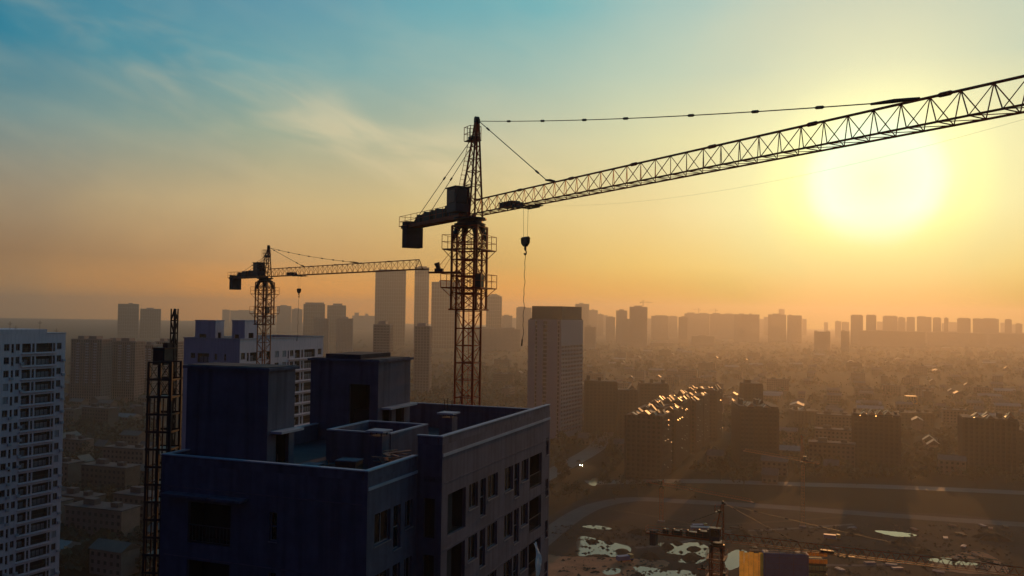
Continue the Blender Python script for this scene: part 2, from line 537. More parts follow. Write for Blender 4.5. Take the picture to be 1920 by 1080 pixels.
def wall_face(root, o, ang, length, z0, z1, ops, m, rev=0.22, name='wall'):
    """o: start of the wall in the plan of root, ang: its direction; the outside is to the right of the direction."""
    mb = MB()
    xs = sorted({0.0, length, *[q for s in ops for q in s[:2]]})
    zs = sorted({z0, z1, *[q for s in ops for q in s[2:4]]})
    holes = [s[:4] for s in ops]
    for i in range(len(xs) - 1):
        cx = (xs[i] + xs[i + 1]) / 2
        hx = [h for h in holes if h[0] < cx < h[1]]
        start = None
        for j in range(len(zs)):
            solid = j < len(zs) - 1 and not any(h[2] < (zs[j] + zs[j + 1]) / 2 < h[3] for h in hx)
            if solid and start is None:
                start = zs[j]
            if not solid and start is not None:
                mb.poly([(xs[i], 0, start), (xs[i + 1], 0, start), (xs[i + 1], 0, zs[j]), (xs[i], 0, zs[j])])
                start = None
    for a, b, c, d in holes:
        mb.poly([(a, 0, c), (a, rev, c), (a, rev, d), (a, 0, d)])
        mb.poly([(b, rev, c), (b, 0, c), (b, 0, d), (b, rev, d)])
        mb.poly([(a, 0, c), (b, 0, c), (b, rev, c), (a, rev, c)])
        mb.poly([(a, rev, d), (b, rev, d), (b, 0, d), (a, 0, d)])
    mb.build(name, m, root, (o[0], o[1], 0), ang)
    d = Vector((math.cos(ang), math.sin(ang)))
    for s in ops:
        a, b, c, e, kind = s[:5]
        loc = (o[0] + d.x * a, o[1] + d.y * a, c)
        if kind in ('win', 'curt', 'slit'):
            f, p = window_meshes(b - a, e - c, kind)
            wo = link('window', f, root, loc, ang)
            link('pane', p, wo)
        else:
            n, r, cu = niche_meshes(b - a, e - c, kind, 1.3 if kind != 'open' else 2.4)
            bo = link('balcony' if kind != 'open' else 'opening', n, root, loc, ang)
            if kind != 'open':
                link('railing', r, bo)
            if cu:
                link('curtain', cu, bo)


TW = math.radians(20.1)                      # the grid of the new estate: walls recede this much to the right
U, V = Vector((math.cos(TW), -math.sin(TW))), Vector((math.sin(TW), math.cos(TW)))


# ------------------------------------------------------------------ near tower block
def near_block():
    b0 = P(830, 818, 48.8)
    B = Vector((b0.x, b0.y))
    Q = B - U * -hit(B, -U, 783, 840) * -1
    A = Q + V * hit(Q, V, 690, 883)
    D = A + U * hit(A, U, 304, 860)
    Cc = B + V * hit(B, V, 1031, 800)
    zl, zh = zof(690, 883, A.y), zof(830, 818, B.y)
    root = thing('apartment_block', 'unfinished grey apartment block under the tall crane, seen from above its flat roof', 'apartment block', (A.x, A.y, 0), -TW)

    def loc(p):
        q = p - A
        return Vector((q.dot(U), q.dot(V)))
    LB, LQ, LD, LC = loc(B), loc(Q), loc(D), loc(Cc)
    zr = zl - 1.15                              # roof deck
    left, back = LD.x, LC.y
    # right-hand front (from the corner over the courtyard towards the back)
    ops = []
    zt = zof(840, 928.5, (B + V * 0.7).y)
    cols = [(840.2, 873.9, 0, 2.35, 'open'), (879.9, 896.5, 0, 1.5, 'win'), (901.1, 911.5, 0, 2.3, 'slit'), (915.4, 933.5, 0, 1.5, 'win'),
            (946.5, 962, 0, 1.6, 'win'), (964.6, 973.7, 0, 2.3, 'slit'), (977.6, 990.6, 0, 1.5, 'win'), (993.2, 1015.2, 0, 2.35, 'rail'),
            (1023, 1028, -.9, 1.3, 'slit')]
    for x0, x1, dz, h, kd in cols:
        s0, s1 = hit(B, V, x0, 900), hit(B, V, x1, 900)
        for k in range(9):
            t = zt - dz - 3.1 * k
            ops.append((s0, s1, t - h, t, kd))
    Lr = LC.y - LB.y
    wall_face(root, LB, math.pi / 2, Lr, 0, zh - .5, ops, 'render')
    # left wing, its narrow right side
    ops = []
    zt = zof(703, 966, (A + V * .7).y)
    for x0, x1, h, kd in ((702.8, 732.6, 1.6, 'win'), (738.3, 752, 2.3, 'slit'), (759.8, 774, 1.5, 'win')):
        s0, s1 = hit(A, V, x0, 950), hit(A, V, x1, 950)
        for k in range(8):
            ops.append((s0, s1, zt - 3.1 * k - h, zt - 3.1 * k, kd))
    wall_face(root, (0, 0), math.pi / 2, LQ.y, 0, zl - .5, ops, 'raw')
    s0 = hit(Q, U, 794, 950)
    s1 = hit(Q, U, 815, 950)
    zt = zof(800, 933, Q.y)
    wall_face(root, LQ, 0, LB.x - LQ.x, 0, zh - .5, [(s0, s1, zt - 3.1 * k - 2.2, zt - 3.1 * k, 'open') for k in range(8)], 'raw')
    # left wing, the broad front
    ops = []
    x0, x1 = hit(D, U, 505, 980), hit(D, U, 519, 980)
    zt = zof(512, 960, (D + U * x0).y)
    x2, x3 = hit(D, U, 352, 980), hit(D, U, 432, 980)
    for k in range(7):
        ops.append((x0, x1, zt - 3.1 * k - 1.5, zt - 3.1 * k, 'slit'))
        ops.append((x2, x3, zt - 3.1 * k - 2.1, zt - 3.1 * k + .1, 'rail'))
    wall_face(root, LD, 0, -LD.x, 0, zl - .5, ops, 'raw')
    xa, xb = hit(D, U, 318, 918), hit(D, U, 466, 925)
    zc_ = zof(400, 921, (D + U * xa).y)
    m = MB()
    m.box(LD.x + xa, -.75, zc_ - .14, LD.x + xb, -.003, zc_)
    m.build('canopy_ledge', 'raw', root)
    # sides away from the camera
    wall_face(root, (LB.x, back), math.pi, LB.x - left, 0, zh - .9, [], 'raw')
    wall_face(root, (left, back), -math.pi / 2, back, 0, zl - .5, [], 'raw')
    # roof deck and floors
    m = MB()
    m.box(left + .01, .01, zr - .3, -.01, LQ.y, zr)
    m.box(left + .01, LQ.y, zr - .3, LB.x - .01, back - .01, zr)
    m.build('roof', 'roofing', root)
    fl = MB()
    for k in range(10):
        z = zr - 3.1 * (k + 1)
        fl.box(left + 2.6, 2.6, z, LB.x - 2.6, back - 2.6, z + .15)
    fl.build('floor_slab', 'raw', root)
    # parapets (each straight run with its coping)
    def parapet(x0, y0, x1, y1, ztop, zlow, t=.22, m_='render'):
        p = MB()
        p.box(min(x0, x1), min(y0, y1), zlow, max(x0, x1), max(y0, y1), ztop - .06)
        po = p.build('parapet', m_, root)
        c = MB()
        c.box(min(x0, x1) - .04, min(y0, y1) - .04, ztop - .059, max(x0, x1) + .04, max(y0, y1) + .04, ztop)
        c.build('coping', 'coping', po)
    t = .24
    parapet(left, 0, -t - .05, t, zl, zl - .5, m_='raw')
    parapet(-t, 0, 0, LQ.y - .05, zl, zl - .5, m_='raw')
    parapet(left, t + .05, left + t, back - .3, zl, zl - .5, m_='raw')
    parapet(LQ.x, LQ.y, LB.x - t - .05, LQ.y + t, zh, zh - .5, m_='raw')
    parapet(LB.x - t, LQ.y, LB.x, back - .05, zh, zh - .5)
    parapet(left, back - t, LB.x - t - .05, back, zh - .4, zh - .9)
    # inner faces of the raised right-hand parapets down to the deck
    p = MB()
    p.box(LB.x - t + .003, LQ.y + t, zr, LB.x - .01, back - t, zh - .5)
    p.box(LQ.x, LQ.y + .01, zr, LB.x - t, LQ.y + t - .003, zh - .5)
    p.box(left + .01, t, zr, left + t - .003, back - t, zl - .5)
    p.box(left + t, .01, zr, -.01, t - .003, zl - .5)
    p.box(-t + .003, t, zr, -.01, LQ.y, zl - .5)
    p.box(left + t, back - t + .003, zr, LB.x - t, back - .01, zh - .9)
    p.build('parapet_base', 'raw', root)
    # projecting string course below the parapet
    c = MB()
    c.box(LB.x + .003, LQ.y + .02, zh - 1.15, LB.x + .06, back - .02, zh - .98)
    c.box(.003, .02, zl - 1.0, .06, LQ.y - .02, zl - .85)
    c.build('string_course', 'coping', root)
    # day joints of the concrete, a hair proud of the wall
    for k in range(7):
        z = zl - 2.35 - 3.1 * k
        if k == 0:
            z += .6
        c = MB()
        c.box(left + .3, -.02, z, -.3, -.003, z + .07)
        c.box(LB.x + .003, LQ.y + .3, z + .2, LB.x + .02, back - .3, z + .26)
        c.build('pour_joint', 'render', root)
    # stair head over the left wing
    def plan(pt):
        return loc(Vector((pt.x, pt.y)))

    def stairhead(bq, xl, xc, xr, yc, door, tall):
        o = A + V * bq
        c1 = o + U * hit(o, U, xc, 780)
        c0 = o + U * hit(o, U, xl, 780)
        c2 = c1 + V * hit(c1, V, xr, 780)
        l1, l0, l2 = loc(c1), loc(c0), loc(c2)
        top = zof(xc, yc, c1.y)
        dp = max(l2.y - l1.y, 2.4)
        e = thing('roof_stair_house' if tall else 'roof_lift_house', door, 'roof house', (0, 0, 0))
        e.location = (A.x + U.x * l0.x + V.x * l0.y, A.y + U.y * l0.x + V.y * l0.y, zr + .003)
        e.rotation_euler.z = -TW
        wd, ht = l1.x - l0.x, top - zr
        ops_f = [(wd * .58, wd * .88, .15, ht * .72, 'open')] if not tall else []
        wall_face(e, (0, 0), 0, wd, 0, ht, ops_f, 'raw')
        od = [(dp * .32, dp * .8, .05, 2.15, 'open')] if tall else [(dp * .14, dp * .42, .05, 2.2, 'open'), (dp * .55, dp * .82, .05, 2.2, 'open')]
        wall_face(e, (wd, 0), math.pi / 2, dp, 0, ht, od, 'render')
        wall_face(e, (wd, dp), math.pi, wd, 0, ht, [], 'raw')
        wall_face(e, (0, dp), -math.pi / 2, dp, 0, ht, [], 'raw')
        m = MB()
        m.box(-.18, -.18, ht + .002, wd + .18, dp + .18, ht + .16)
        m.build('roof_slab', 'raw', e)
        m = MB()
        m.box(.02, .02, ht + .162, wd - .02, dp - .02, ht + .2)
        if not tall:
            m.box(wd * .2, .2, ht + .2, wd * .72, dp - .3, ht + .5)
        m.build('roof_screed', 'roofing', e)
        m = MB()
        m.box(wd + .003, dp * .1, 2.3, wd + .75, dp * .95, 2.42)
        m.build('door_canopy', 'coping', e)
        return l0, l1, dp
    stairhead(1.9, 349, 502, 552, 696, 'windowless grey stair house at the left end of the near roof', True)
    stairhead(15.2, 581, 708, 768, 680, 'dark lift house with a tall front opening near the crane mast', False)
    # open-topped curb around the light well
    o = A + V * 7.6
    wl = thing('light_well_curb', 'long open topped concrete curb in the middle of the near roof', 'roof curb')
    wl.location = (o.x, o.y, zr + .004)
    wl.rotation_euler.z = -TW
    x1 = hit(o, U, 733, 820)
    x0 = hit(o, U, 612, 820)
    o2 = o + U * x1
    ln = hit(o2, V, 803, 800)
    ht = zof(740, 815, o2.y) - zr
    for q in ((x0, 0, x1, .25), (x0, ln - .25, x1, ln), (x0, .25, x0 + .25, ln - .25), (x1 - .25, .25, x1, ln - .25)):
        m = MB()
        m.box(q[0], q[1], 0, q[2], q[3], ht)
        wo = m.build('curb_wall', 'raw', wl)
        m = MB()
        m.box(q[0], q[1], ht + .001, q[2], q[3], ht + .07)
        m.build('coping', 'coping', wo)
    # two vent shafts with caps
    for px, py, hh, bq, lab in ((711, 806, 1.75, 6.9, 'short square vent shaft with a pale cap beside the roof curb'),
                                (841, 773, 1.9, 14.2, 'short square vent shaft with a pale cap close to the back parapet')):
        oo = A + V * bq
        c = oo + U * hit(oo, U, px, py)
        top = zof(px, py, c.y)
        vt = thing('vent_shaft', lab, 'vent shaft', (c.x, c.y, zr + .005), -TW, 'vent shafts on the near roof')
        hh = top - zr
        m = MB()
        m.box(-.45, -.45, 0, .45, .45, hh - .32)
        m.build('shaft', 'raw', vt)
        m = MB()
        for sx in (-.38, .3):
            for sy in (-.38, .3):
                m.box(sx, sy, hh - .32, sx + .08, sy + .08, hh - .1)
        m.build('cap_support', 'raw', vt)
        m = MB()
        m.box(-.58, -.58, hh - .1, .58, .58, hh)
        m.build('cap', 'coping', vt)
    # planks and offcuts left on the deck by the right parapet
    o = A + V * 5.0
    st = thing('plank_heap', 'reddish heap of planks and offcuts behind the inner parapet', 'plank heap')
    c = o + U * hit(o, U, 722, 846)
    st.location = (c.x, c.y, zr + .006)
    st.rotation_euler.z = -TW
    for k in range(34):
        m = MB()
        L_ = R.uniform(.8, 1.9)
        m.box(-L_ / 2, -.1, 0, L_ / 2, .1, .05)
        po = m.build('plank', 'timber', st, (R.uniform(-.35, .35), R.uniform(-.4, 1.6), .05 + k * .034), R.uniform(0, 3.1))
        po.rotation_euler.x = R.uniform(-.12, .12)
        po.rotation_euler.y = R.uniform(-.1, .1)
    for k in range(9):                          # short ends of reinforcing bars in bundles
        oo = A + V * R.uniform(1.2, 12)
        c = oo + U * R.uniform(-9.5, -4.5)
        e = thing('bar_bundle', 'bundle of thin reinforcing bars lying on the near roof deck', 'bar bundle', (c.x, c.y, zr + .006), R.uniform(0, 3), 'bar bundles on the near roof')
        for j in range(5):
            m = MB()
            L_ = R.uniform(.8, 2.2)
            m.bar((-L_ / 2, j * .07, .03), (L_ / 2, j * .07 + R.uniform(-.06, .06), .03), .02, 5)
            m.build('bar', 'rust', e)
    # formwork boxes and posts on the left part of the deck
    for px, py, s, lab in ((655, 850, 1.2, 'dark site crate on the near roof left of the vent shaft'), (585, 845, 1.0, 'dark site crate nearest the stair house door')):
        oo = A + V * (3.6 if px > 600 else 2.4)
        c = oo + U * hit(oo, U, px, py)
        bx = thing('site_crate', lab, 'crate', (c.x, c.y, zr + .006), -TW + .1, 'crates on the near roof')
        m = MB()
        m.box(-s / 2, -s * .4, .1, s / 2, s * .4, s * .75)
        m.build('box_body', 'steel', bx)
        m = MB()
        m.box(-s / 2 - .03, -s * .4 - .03, s * .752, s / 2 + .03, s * .4 + .03, s * .8)
        m.build('lid', 'raw', bx)
        m = MB()
        m.box(-s / 2, -s * .35, 0, -s / 2 + .1, s * .35, .098)
        m.box(s / 2 - .1, -s * .35, 0, s / 2, s * .35, .098)
        m.build('skid', 'timber', bx)
    # bare starter bars and pipes on the roof edge
    for px in (616, 626, 557, 770, 832, 838, 846, 520):
        bq = 1.2 if px < 700 else (5.6 if px < 800 else back - 1.0)
        oo = A + V * bq
        c = oo + U * hit(oo, U, px, 850)
        m = MB()
        hh = R.uniform(.9, 1.4) if bq < 10 else R.uniform(1.6, 2.6)
        m.bar((0, 0, 0), (0, 0, hh), .03, 6)
        m.bar((0, 0, 0), (0, 0, .08), .09, 6)
        m.build('standing_pipe', 'rust', None, (c.x, c.y, zr + .006), 0, label='thin steel pipe standing upright on the flat roof of the near block', cat='pipe', group='pipes on the near roof')
    # plastic sheet blown out of a window
    s = hit(B, V, 1001, 1040)
    c = B + V * s
    z = zof(1001, 1015, c.y)
    m = MB()
    n = 10
    for i in range(n):
        for j in range(4):
            def pt(i, j):
                q = i / n
                return (-.45 + .3 * j * (.6 + .5 * q) + .1 * math.sin(q * 7 + j), -.12 - .22 * math.sin(q * 2.6) - .05 * math.sin(j * 2.3 + q * 9), -q * 2.5 - .1 * (j % 2))
            m.poly([pt(i, j), pt(i + 1, j), pt(i + 1, j + 1), pt(i, j + 1)])
    m.build('plastic_sheet', 'sheet', None, (c.x, c.y, z), math.pi / 2 - TW, label='white plastic sheet hanging crumpled out of a window of the grey block', cat='plastic sheet')
    return A, D, zr, zl


NA, ND, NZR, NZL = near_block()


# ------------------------------------------------------------------ tower cranes
SEC = {}


def mast_section_mesh(a, h, bays, m, r=.075):
    key = (a, h, bays, m)
    if key in SEC:
        return SEC[key]
    b = MB()
    q = a / 2
    cs = [(-q, -q), (q, -q), (q, q), (-q, q)]
    for x, y in cs:
        b.box(x - r, y - r, 0, x + r, y + r, h)
    for k in range(bays):
        z0, z1 = h * k / bays, h * (k + 1) / bays
        for i in range(4):
            p, s = cs[i], cs[(i + 1) % 4]
            b.bar((*p, z0 + .04), (*s, z0 + .04), .045 if k else .07)
            if (k + i) % 2:
                b.bar((*p, z0), (*s, z1), .04)
            else:
                b.bar((*s, z0), (*p, z1), .04)
    b.bar((-q * .3, q * .8, 0), (-q * .3, q * .8, h), .025)
    b.bar((q * .1, q * .8, 0), (q * .1, q * .8, h), .025)
    for k in range(int(h / .35)):
        b.bar((-q * .3, q * .8, k * .35 + .1), (q * .1, q * .8, k * .35 + .1), .018)
    SEC[key] = b.mesh('mast_section', m)
    return SEC[key]


def jib_section_mesh(L_, bays, hj, wj, m):
    key = ('jib', L_, bays, hj, wj, m)
    if key in SEC:
        return SEC[key]
    b = MB()
    q = wj / 2
    b.bar((0, 0, hj), (L_, 0, hj), .065, 6)
    for s in (-q, q):
        b.bar((0, s, 0), (L_, s, 0), .06)
    d = L_ / bays
    for k in range(bays + 1):
        x = k * d
        if k < bays:
            for s in (-q, q):
                b.bar((x, s, 0), (x + d / 2 * 1.0, 0, hj), .03)
                b.bar((x + d / 2, 0, hj), (x + d, s, 0), .03)
            b.bar((x, -q, 0), (x + d, q, 0), .024)
        if k < bays:
            b.bar((x + .02, -q, 0), (x + .02, q, 0), .03)
    SEC[key] = b.mesh('jib_section', m)
    return SEC[key]


def lump(b, p, d, ln, r):
    d = Vector(d).normalized()
    p = Vector(p)
    pts = [(-.5, .35), (-.3, 1), (.3, 1), (.5, .35)]
    for (t0, r0), (t1, r1) in zip(pts, pts[1:]):
        b.bar(p + d * ln * t0, p + d * ln * t1, r * r0, 6, r * r1)


def railing_ring(b, x0, y0, x1, y1, z, h=1.1, n=3):
    cs = [(x0, y0), (x1, y0), (x1, y1), (x0, y1)]
    for i in range(4):
        p, s = Vector((*cs[i], z)), Vector((*cs[(i + 1) % 4], z))
        for k in range(n):
            q = p.lerp(s, k / n)
            b.bar(q, q + Vector((0, 0, h)), .03)
        for f in (.5, 1):
            b.bar(p + Vector((0, 0, h * f)), s + Vector((0, 0, h * f)), .026)


def tower_crane(label, x, y, slew, zj, cap, a, jib_len, cj_len, m='crane', detail=2, mast_rot=None, zbase=0.0, hook_t=9.1, hook_dz=2.6, rope=True, climb=True, hj=1.26, wj=1.2, beam=True, group='tower cranes on the estate'):
    """zj: height of the jib's lower chords; cap: height of the apex above them."""
    root = thing('tower_crane', label, 'tower crane', (x, y, zbase), slew, group)
    mr = (mast_rot - slew) if mast_rot is not None else 0.3
    zj -= zbase
    zt = zj - .9                                # top of the mast
    hs = 2.87
    n = int(math.ceil(zt / hs))
    me = mast_section_mesh(a, hs, 2, m)
    for k in range(n):
        link('mast_section', me, root, (0, 0, zt - hs * (k + 1) + (0 if k < n - 1 else 0)), mr)
    q = a / 2
    f = MB()
    f.box(-1.6, -1.6, 0, 1.6, 1.6, .6)
    f.build('footing', 'raw', root, (0, 0, 0), mr)
    if climb:                                   # climbing frame round the top of the mast
        c = MB()
        e = q + .32
        z0, z1 = zt - 7.0, zt
        cs = [(-e, -e), (e, -e), (e, e), (-e, e)]
        for px, py in cs:
            c.box(px - .08, py - .08, z0, px + .08, py + .08, z1)
        nb = 5
        for k in range(nb + 1):
            z = z0 + (z1 - z0) * k / nb
            for i in range(4):
                p, s = cs[i], cs[(i + 1) % 4]
                c.bar((*p, z), (*s, z), .075 if k in (0, nb, 2) else .05)
                if k < nb:
                    zz = z0 + (z1 - z0) * (k + 1) / nb
                    if k != 3 or i not in (0,):
                        c.bar((*p, z), (*s, zz), .035)
                        c.bar((*s, z), (*p, zz), .035)
        for i in range(4):
            p, s = cs[i], cs[(i + 1) % 4]
            c.bar((p[0] * 1.12, p[1] * 1.12, z0), (s[0] * 1.12, s[1] * 1.12, z0), .09)
        c.build('climbing_frame', m, root, (0, 0, 0), mr)
        for zz, w_, hgt in ((zt - 1.95, 1.75, 1.15), (zt - 5.15, 1.8, 1.1)):
            d = MB()
            w2 = w_ * a / 1.6
            i2 = e + .1
            d.box(-w2, -w2, zz - .09, w2, -i2, zz)
            d.box(-w2, i2, zz - .09, w2, w2, zz)
            d.box(-w2, -i2, zz - .09, -i2, i2, zz)
            d.box(i2, -i2, zz - .09, w2, i2, zz)
            for sx in (-1, 1):
                for sy in (-1, 1):
                    d.bar((sx * w2 * .95, sy * w2 * .95, zz - .08), (sx * e, sy * e, zz - .8), .035)
            po = d.build('platform', m, root, (0, 0, 0), mr)
            r = MB()
            railing_ring(r, -w2, -w2, w2, w2, zz, hgt)
            r.build('railing', m, po)
        z5 = zt - 5.15
        h_ = MB()
        h_.box(i2 + .02, -w2 + .1, z5 + .02, w2 - .08, -w2 + .8, z5 + 1.1)
        h_.build('hydraulic_unit', 'steel', root, (0, 0, 0), mr)
        if beam:
            lb = MB()
            z6 = zt - 4.0
            lb.box(-w2 - 1.4, -e - .12, z6, -.2, -e + .04, z6 + .16)
            lb.bar((-w2 - .9, -e, z6 + .15), (-e, -e, z6 + 1.9), .02)
            lb.bar((-w2 - .2, -e, z6 + .15), (-e, -e, z6 + 1.5), .02)
            bo = lb.build('loading_beam', m, root, (0, 0, 0), mr)
            hb = MB()
            hb.box(-w2 - .8, -e - .2, z6 + .165, -w2 - .1, -e + .12, z6 + .42)
            hb.bar((-w2 - .5, -e - .04, z6 + .42), (-w2 - .62, -e - .04, z6 + .75), .2, 8)
            hb.bar((-w2 - .85, -e - .04, z6 + .75), (-w2 - .42, -e - .04, z6 + .86), .11, 8)
            hb.build('beam_trolley', 'steel', bo)
    # slewing ring and turntable
    s = MB()
    s.lathe((0, 0, zt), [(0, .0), (q + .5, .0), (q + .55, .22), (q + .3, .3), (q + .3, .5), (q + .62, .58), (q + .62, .72), (0, .72)], 20)
    s.build('slewing_ring', 'steel', root)
    for i in range(4):
        s = MB()
        an = mr + math.pi / 4 + i * math.pi / 2
        s.bar((math.cos(an) * (q * 1.41 + .35), math.sin(an) * (q * 1.41 + .35), zt - 1.1), (math.cos(an) * (q * 1.2), math.sin(an) * (q * 1.2), zt + .15), .17, 6, .3)
        s.build('ring_bracket', 'steel', root)
    zc = zt + .722
    # tower head
    t = MB()
    ax, az_ = 1.0, zj + cap
    c0 = [(-.62, -.75), (1.05, -.62), (1.05, .62), (-.62, .75)]
    topc = [(ax - .14, -.12), (ax + .1, -.12), (ax + .1, .12), (ax - .14, .12)]
    A0 = [Vector((px, py, zc)) for px, py in c0]
    A1 = [Vector((px, py, az_ - .35)) for px, py in topc]
    for p, r_ in zip(A0, A1):
        t.bar(p, r_, .085)
    nb = 7
    for k in range(nb):
        f0, f1 = k / nb, (k + 1) / nb
        f0, f1 = f0 ** .85, f1 ** .85
        for i in range(4):
            j = (i + 1) % 4
            p0, p1, s0, s1 = A0[i].lerp(A1[i], f0), A0[i].lerp(A1[i], f1), A0[j].lerp(A1[j], f0), A0[j].lerp(A1[j], f1)
            t.bar(p1, s1, .04)
            t.bar(p0 if k % 2 else s0, s1 if k % 2 else p1, .036)
    t.build('tower_head', m, root)
    p = MB()
    p.box(ax - .2, -.2, az_ - .36, ax + .16, .2, az_ - .12)
    p.bar((ax - .05, -.16, az_ - .05), (ax - .05, .16, az_ - .05), .22, 10)
    p.box(ax + .1, -.06, az_ - .5, ax + .42, .06, az_ - .12)
    p.bar((ax - .3, -.05, az_ - .5), (ax - .55, -.05, az_ - 1.1), .07)
    p.build('head_pulley', 'steel', root)
    p = MB()
    zp = az_ - 1.75
    p.box(ax - 1.35, -.5, zp - .06, ax - .1, .5, zp)
    p.box(ax - .9, -.35, zp, ax - .25, .35, zp + .3)
    po = p.build('head_platform', 'steel', root)
    p = MB()
    railing_ring(p, ax - 1.35, -.5, ax - .2, .5, zp, 1.15, 2)
    p.build('railing', m, po)
    ld = MB()
    b0, b1 = Vector((-1.0, -.45, zj + 2.4)), Vector((ax - .55, -.3, zp - .1))
    for dy in (-.18, .18):
        ld.bar(b0 + Vector((0, dy, 0)), b1 + Vector((0, dy, 0)), .022)
    for k in range(int((b1 - b0).length / .4)):
        c = b0.lerp(b1, k * .4 / (b1 - b0).length)
        ld.bar(c + Vector((0, -.18, 0)), c + Vector((0, .18, 0)), .018)
        if k % 3 == 0:
            ld.bar(c, c + Vector((-.32, -.1, 0)), .022)
            ld.bar(c, A0[0].lerp(A1[0], (c.z - zc) / (az_ - zc)), .022)
    ld.build('ladder', m, root)
    # cab and control housing
    cbn = MB()
    cbn.box(-.95, -1.75, zj + .25, .75, -.45, zj + 2.25)
    cb = cbn.build('cab', 'cabin', root)
    w_ = MB()
    w_.box(.751, -1.65, zj + .9, .78, -.55, zj + 2.1)
    w_.box(-.7, -1.78, zj + 1.0, .6, -1.752, zj + 2.05)
    w_.build('cab_window', 'glass', cb)
    w_ = MB()
    w_.box(-1.05, -1.85, zj + 2.252, .85, -.35, zj + 2.34)
    w_.build('cab_roof', 'cabin', cb)
    # counter jib
    c = MB()
    for sy in (-.6, .6):
        c.box(-cj_len, sy - .07, zj - .1, -.5, sy + .07, zj + .2)
    c.box(-cj_len, -.53, zj + .02, -.5, .53, zj + .07)
    for k in range(8):
        xx = -cj_len + .05 + k * (cj_len - 1) / 7
        c.box(xx, -.53, zj - .08, xx + .09, .53, zj + .018)
    c.bar((-.8, -.6, zj - .1), (-.2, -.6, zt + .4), .09)
    c.bar((-.8, .6, zj - .1), (-.2, .6, zt + .4), .09)
    cj = c.build('counter_jib', m, root)
    r = MB()
    for sy in (-.85, .85):
        for k in range(9):
            xx = -cj_len + k * (cj_len - 2.2) / 8
            r.bar((xx, sy, zj + .05), (xx, sy, zj + 1.05), .025)
        for z in (.55, 1.05):
            r.bar((-cj_len, sy, zj + z), (-2.2, sy, zj + z), .024)
    for z in (.55, 1.05):
        r.bar((-cj_len, -.85, zj + z), (-cj_len, .85, zj + z), .024)
    r.box(-cj_len, -.9, zj + .072, -cj_len + 1.8, .9, zj + .12)
    r.build('railing', m, cj)
    for k in range(3):
        cw = MB()
        cw.box(-cj_len + .75 + k * .36, -.85, zj - 2.0, -cj_len + 1.09 + k * .36, .85, zj + .5)
        cw.build('counterweight', 'cw', root)
    for xa, xb, yb, hb in ((-cj_len + 3.0, -cj_len + 4.0, .5, .75), (-cj_len + 4.6, -cj_len + 6.4, .55, .95), (-cj_len + 7.0, -cj_len + 9.4, .5, 1.05), (-3.2, -1.1, .6, 1.5)):
        hx = MB()
        hx.box(xa, -yb, zj + .21, xb, yb, zj + .21 + hb * .75)
        hx.bar((xa + .2, -yb * .7, zj + .21 + hb * .7), (xa + .2, yb * .7, zj + .21 + hb * .7), .28, 10)
        hx.box(xb - .5, -yb * .6, zj + .21 + hb * .75, xb - .1, yb * .6, zj + .21 + hb)
        hx.build('winch_unit', 'steel', root)
    apex = Vector((ax - .1, 0, az_ - .25))
    for sy, xe in ((-.5, -cj_len + 2.6), (.5, -cj_len + 2.6)):
        tb = MB()
        e1 = Vector((xe, sy, zj + .25))
        st = apex + Vector((-.25, sy * .4, -1.3)) if sy else apex
        tb.bar(st, e1, .028)
        lump(tb, st.lerp(e1, .45), e1 - st, .55, .075)
        lump(tb, st.lerp(e1, .96), e1 - st, .7, .075)
        tb.build('tie_bar', 'rope', root)
    # jib
    SL, nb = 7.0, 5
    ns_ = int(math.ceil(jib_len / SL))
    x0 = 1.15
    me = jib_section_mesh(SL, nb, hj, wj, m)
    for k in range(ns_):
        js = link('jib_section', me, root, (x0 + k * SL, 0, zj))
        if k:
            jn = MB()
            lump(jn, (x0 + k * SL, 0, zj + hj), (1, 0, 0), .8, .11)
            jn.build('jib_joint', m, root)
    xe = x0 + ns_ * SL
    tip = MB()
    tip.bar((xe, -wj / 2, 0 + zj), (xe, wj / 2, zj), .06)
    tip.bar((xe, -wj / 2, zj), (xe, 0, zj + hj), .05)
    tip.bar((xe, wj / 2, zj), (xe, 0, zj + hj), .05)
    tip.box(xe, -.5, zj - .1, xe + 1.4, .5, zj + .05)
    tip.build('jib_tip', m, root)
    # pendant bars with their link plates
    zt_ = zj + hj
    for xa, npl, plate in ((12.6, 2, 1.5), (41 if jib_len > 44 else jib_len * .66, 7, 3.0)):
        pb = MB()
        e0, e1 = Vector((ax + .35, 0, az_ - .3)), Vector((xa - plate * .45, 0, zt_ + .3))
        sag = .25 if npl > 3 else 0
        pts = []
        for k in range(13):
            q_ = k / 12
            p_ = e0.lerp(e1, q_)
            p_.z -= sag * 4 * q_ * (1 - q_)
            pts.append(p_)
        pb.line(pts, .035)
        fr = [.15, .88] if npl < 3 else [.13, .26, .40, .52, .68, .81, .92]
        for q_ in fr:
            k = min(11, int(q_ * 12))
            p_ = pts[k].lerp(pts[k + 1], q_ * 12 - k)
            lump(pb, p_, pts[k + 1] - pts[k], .62, .085)
        pb.build('pendant_bar', 'rope', root)
        pl = MB()
        pl.bar((xa - plate * .5, 0, zt_ + .3), (xa - plate * .1, 0, zt_ + .2), .06, 6, .10)
        pl.bar((xa - plate * .1, 0, zt_ + .2), (xa + plate * .32, 0, zt_ + .06), .10, 6, .06)
        pl.build('pendant_plate', 'rust', root)
    # trolley, ropes, hook
    tr = MB()
    hx = hook_t
    tr.box(hx - .8, -.75, zj - .2, hx + .8, -.62, zj - .08)
    tr.box(hx - .8, .62, zj - .2, hx + .8, .75, zj - .08)
    for dx in (-.7, .55):
        tr.box(hx + dx, -.62, zj - .18, hx + dx + .14, .62, zj - .1)
        for sy in (-.68, .68):
            tr.bar((hx + dx, sy - .08, zj - .02), (hx + dx, sy + .08, zj - .02), .14, 10)
    tr.box(hx + .8, -.5, zj - .2, hx + 1.7, .5, zj - .14)
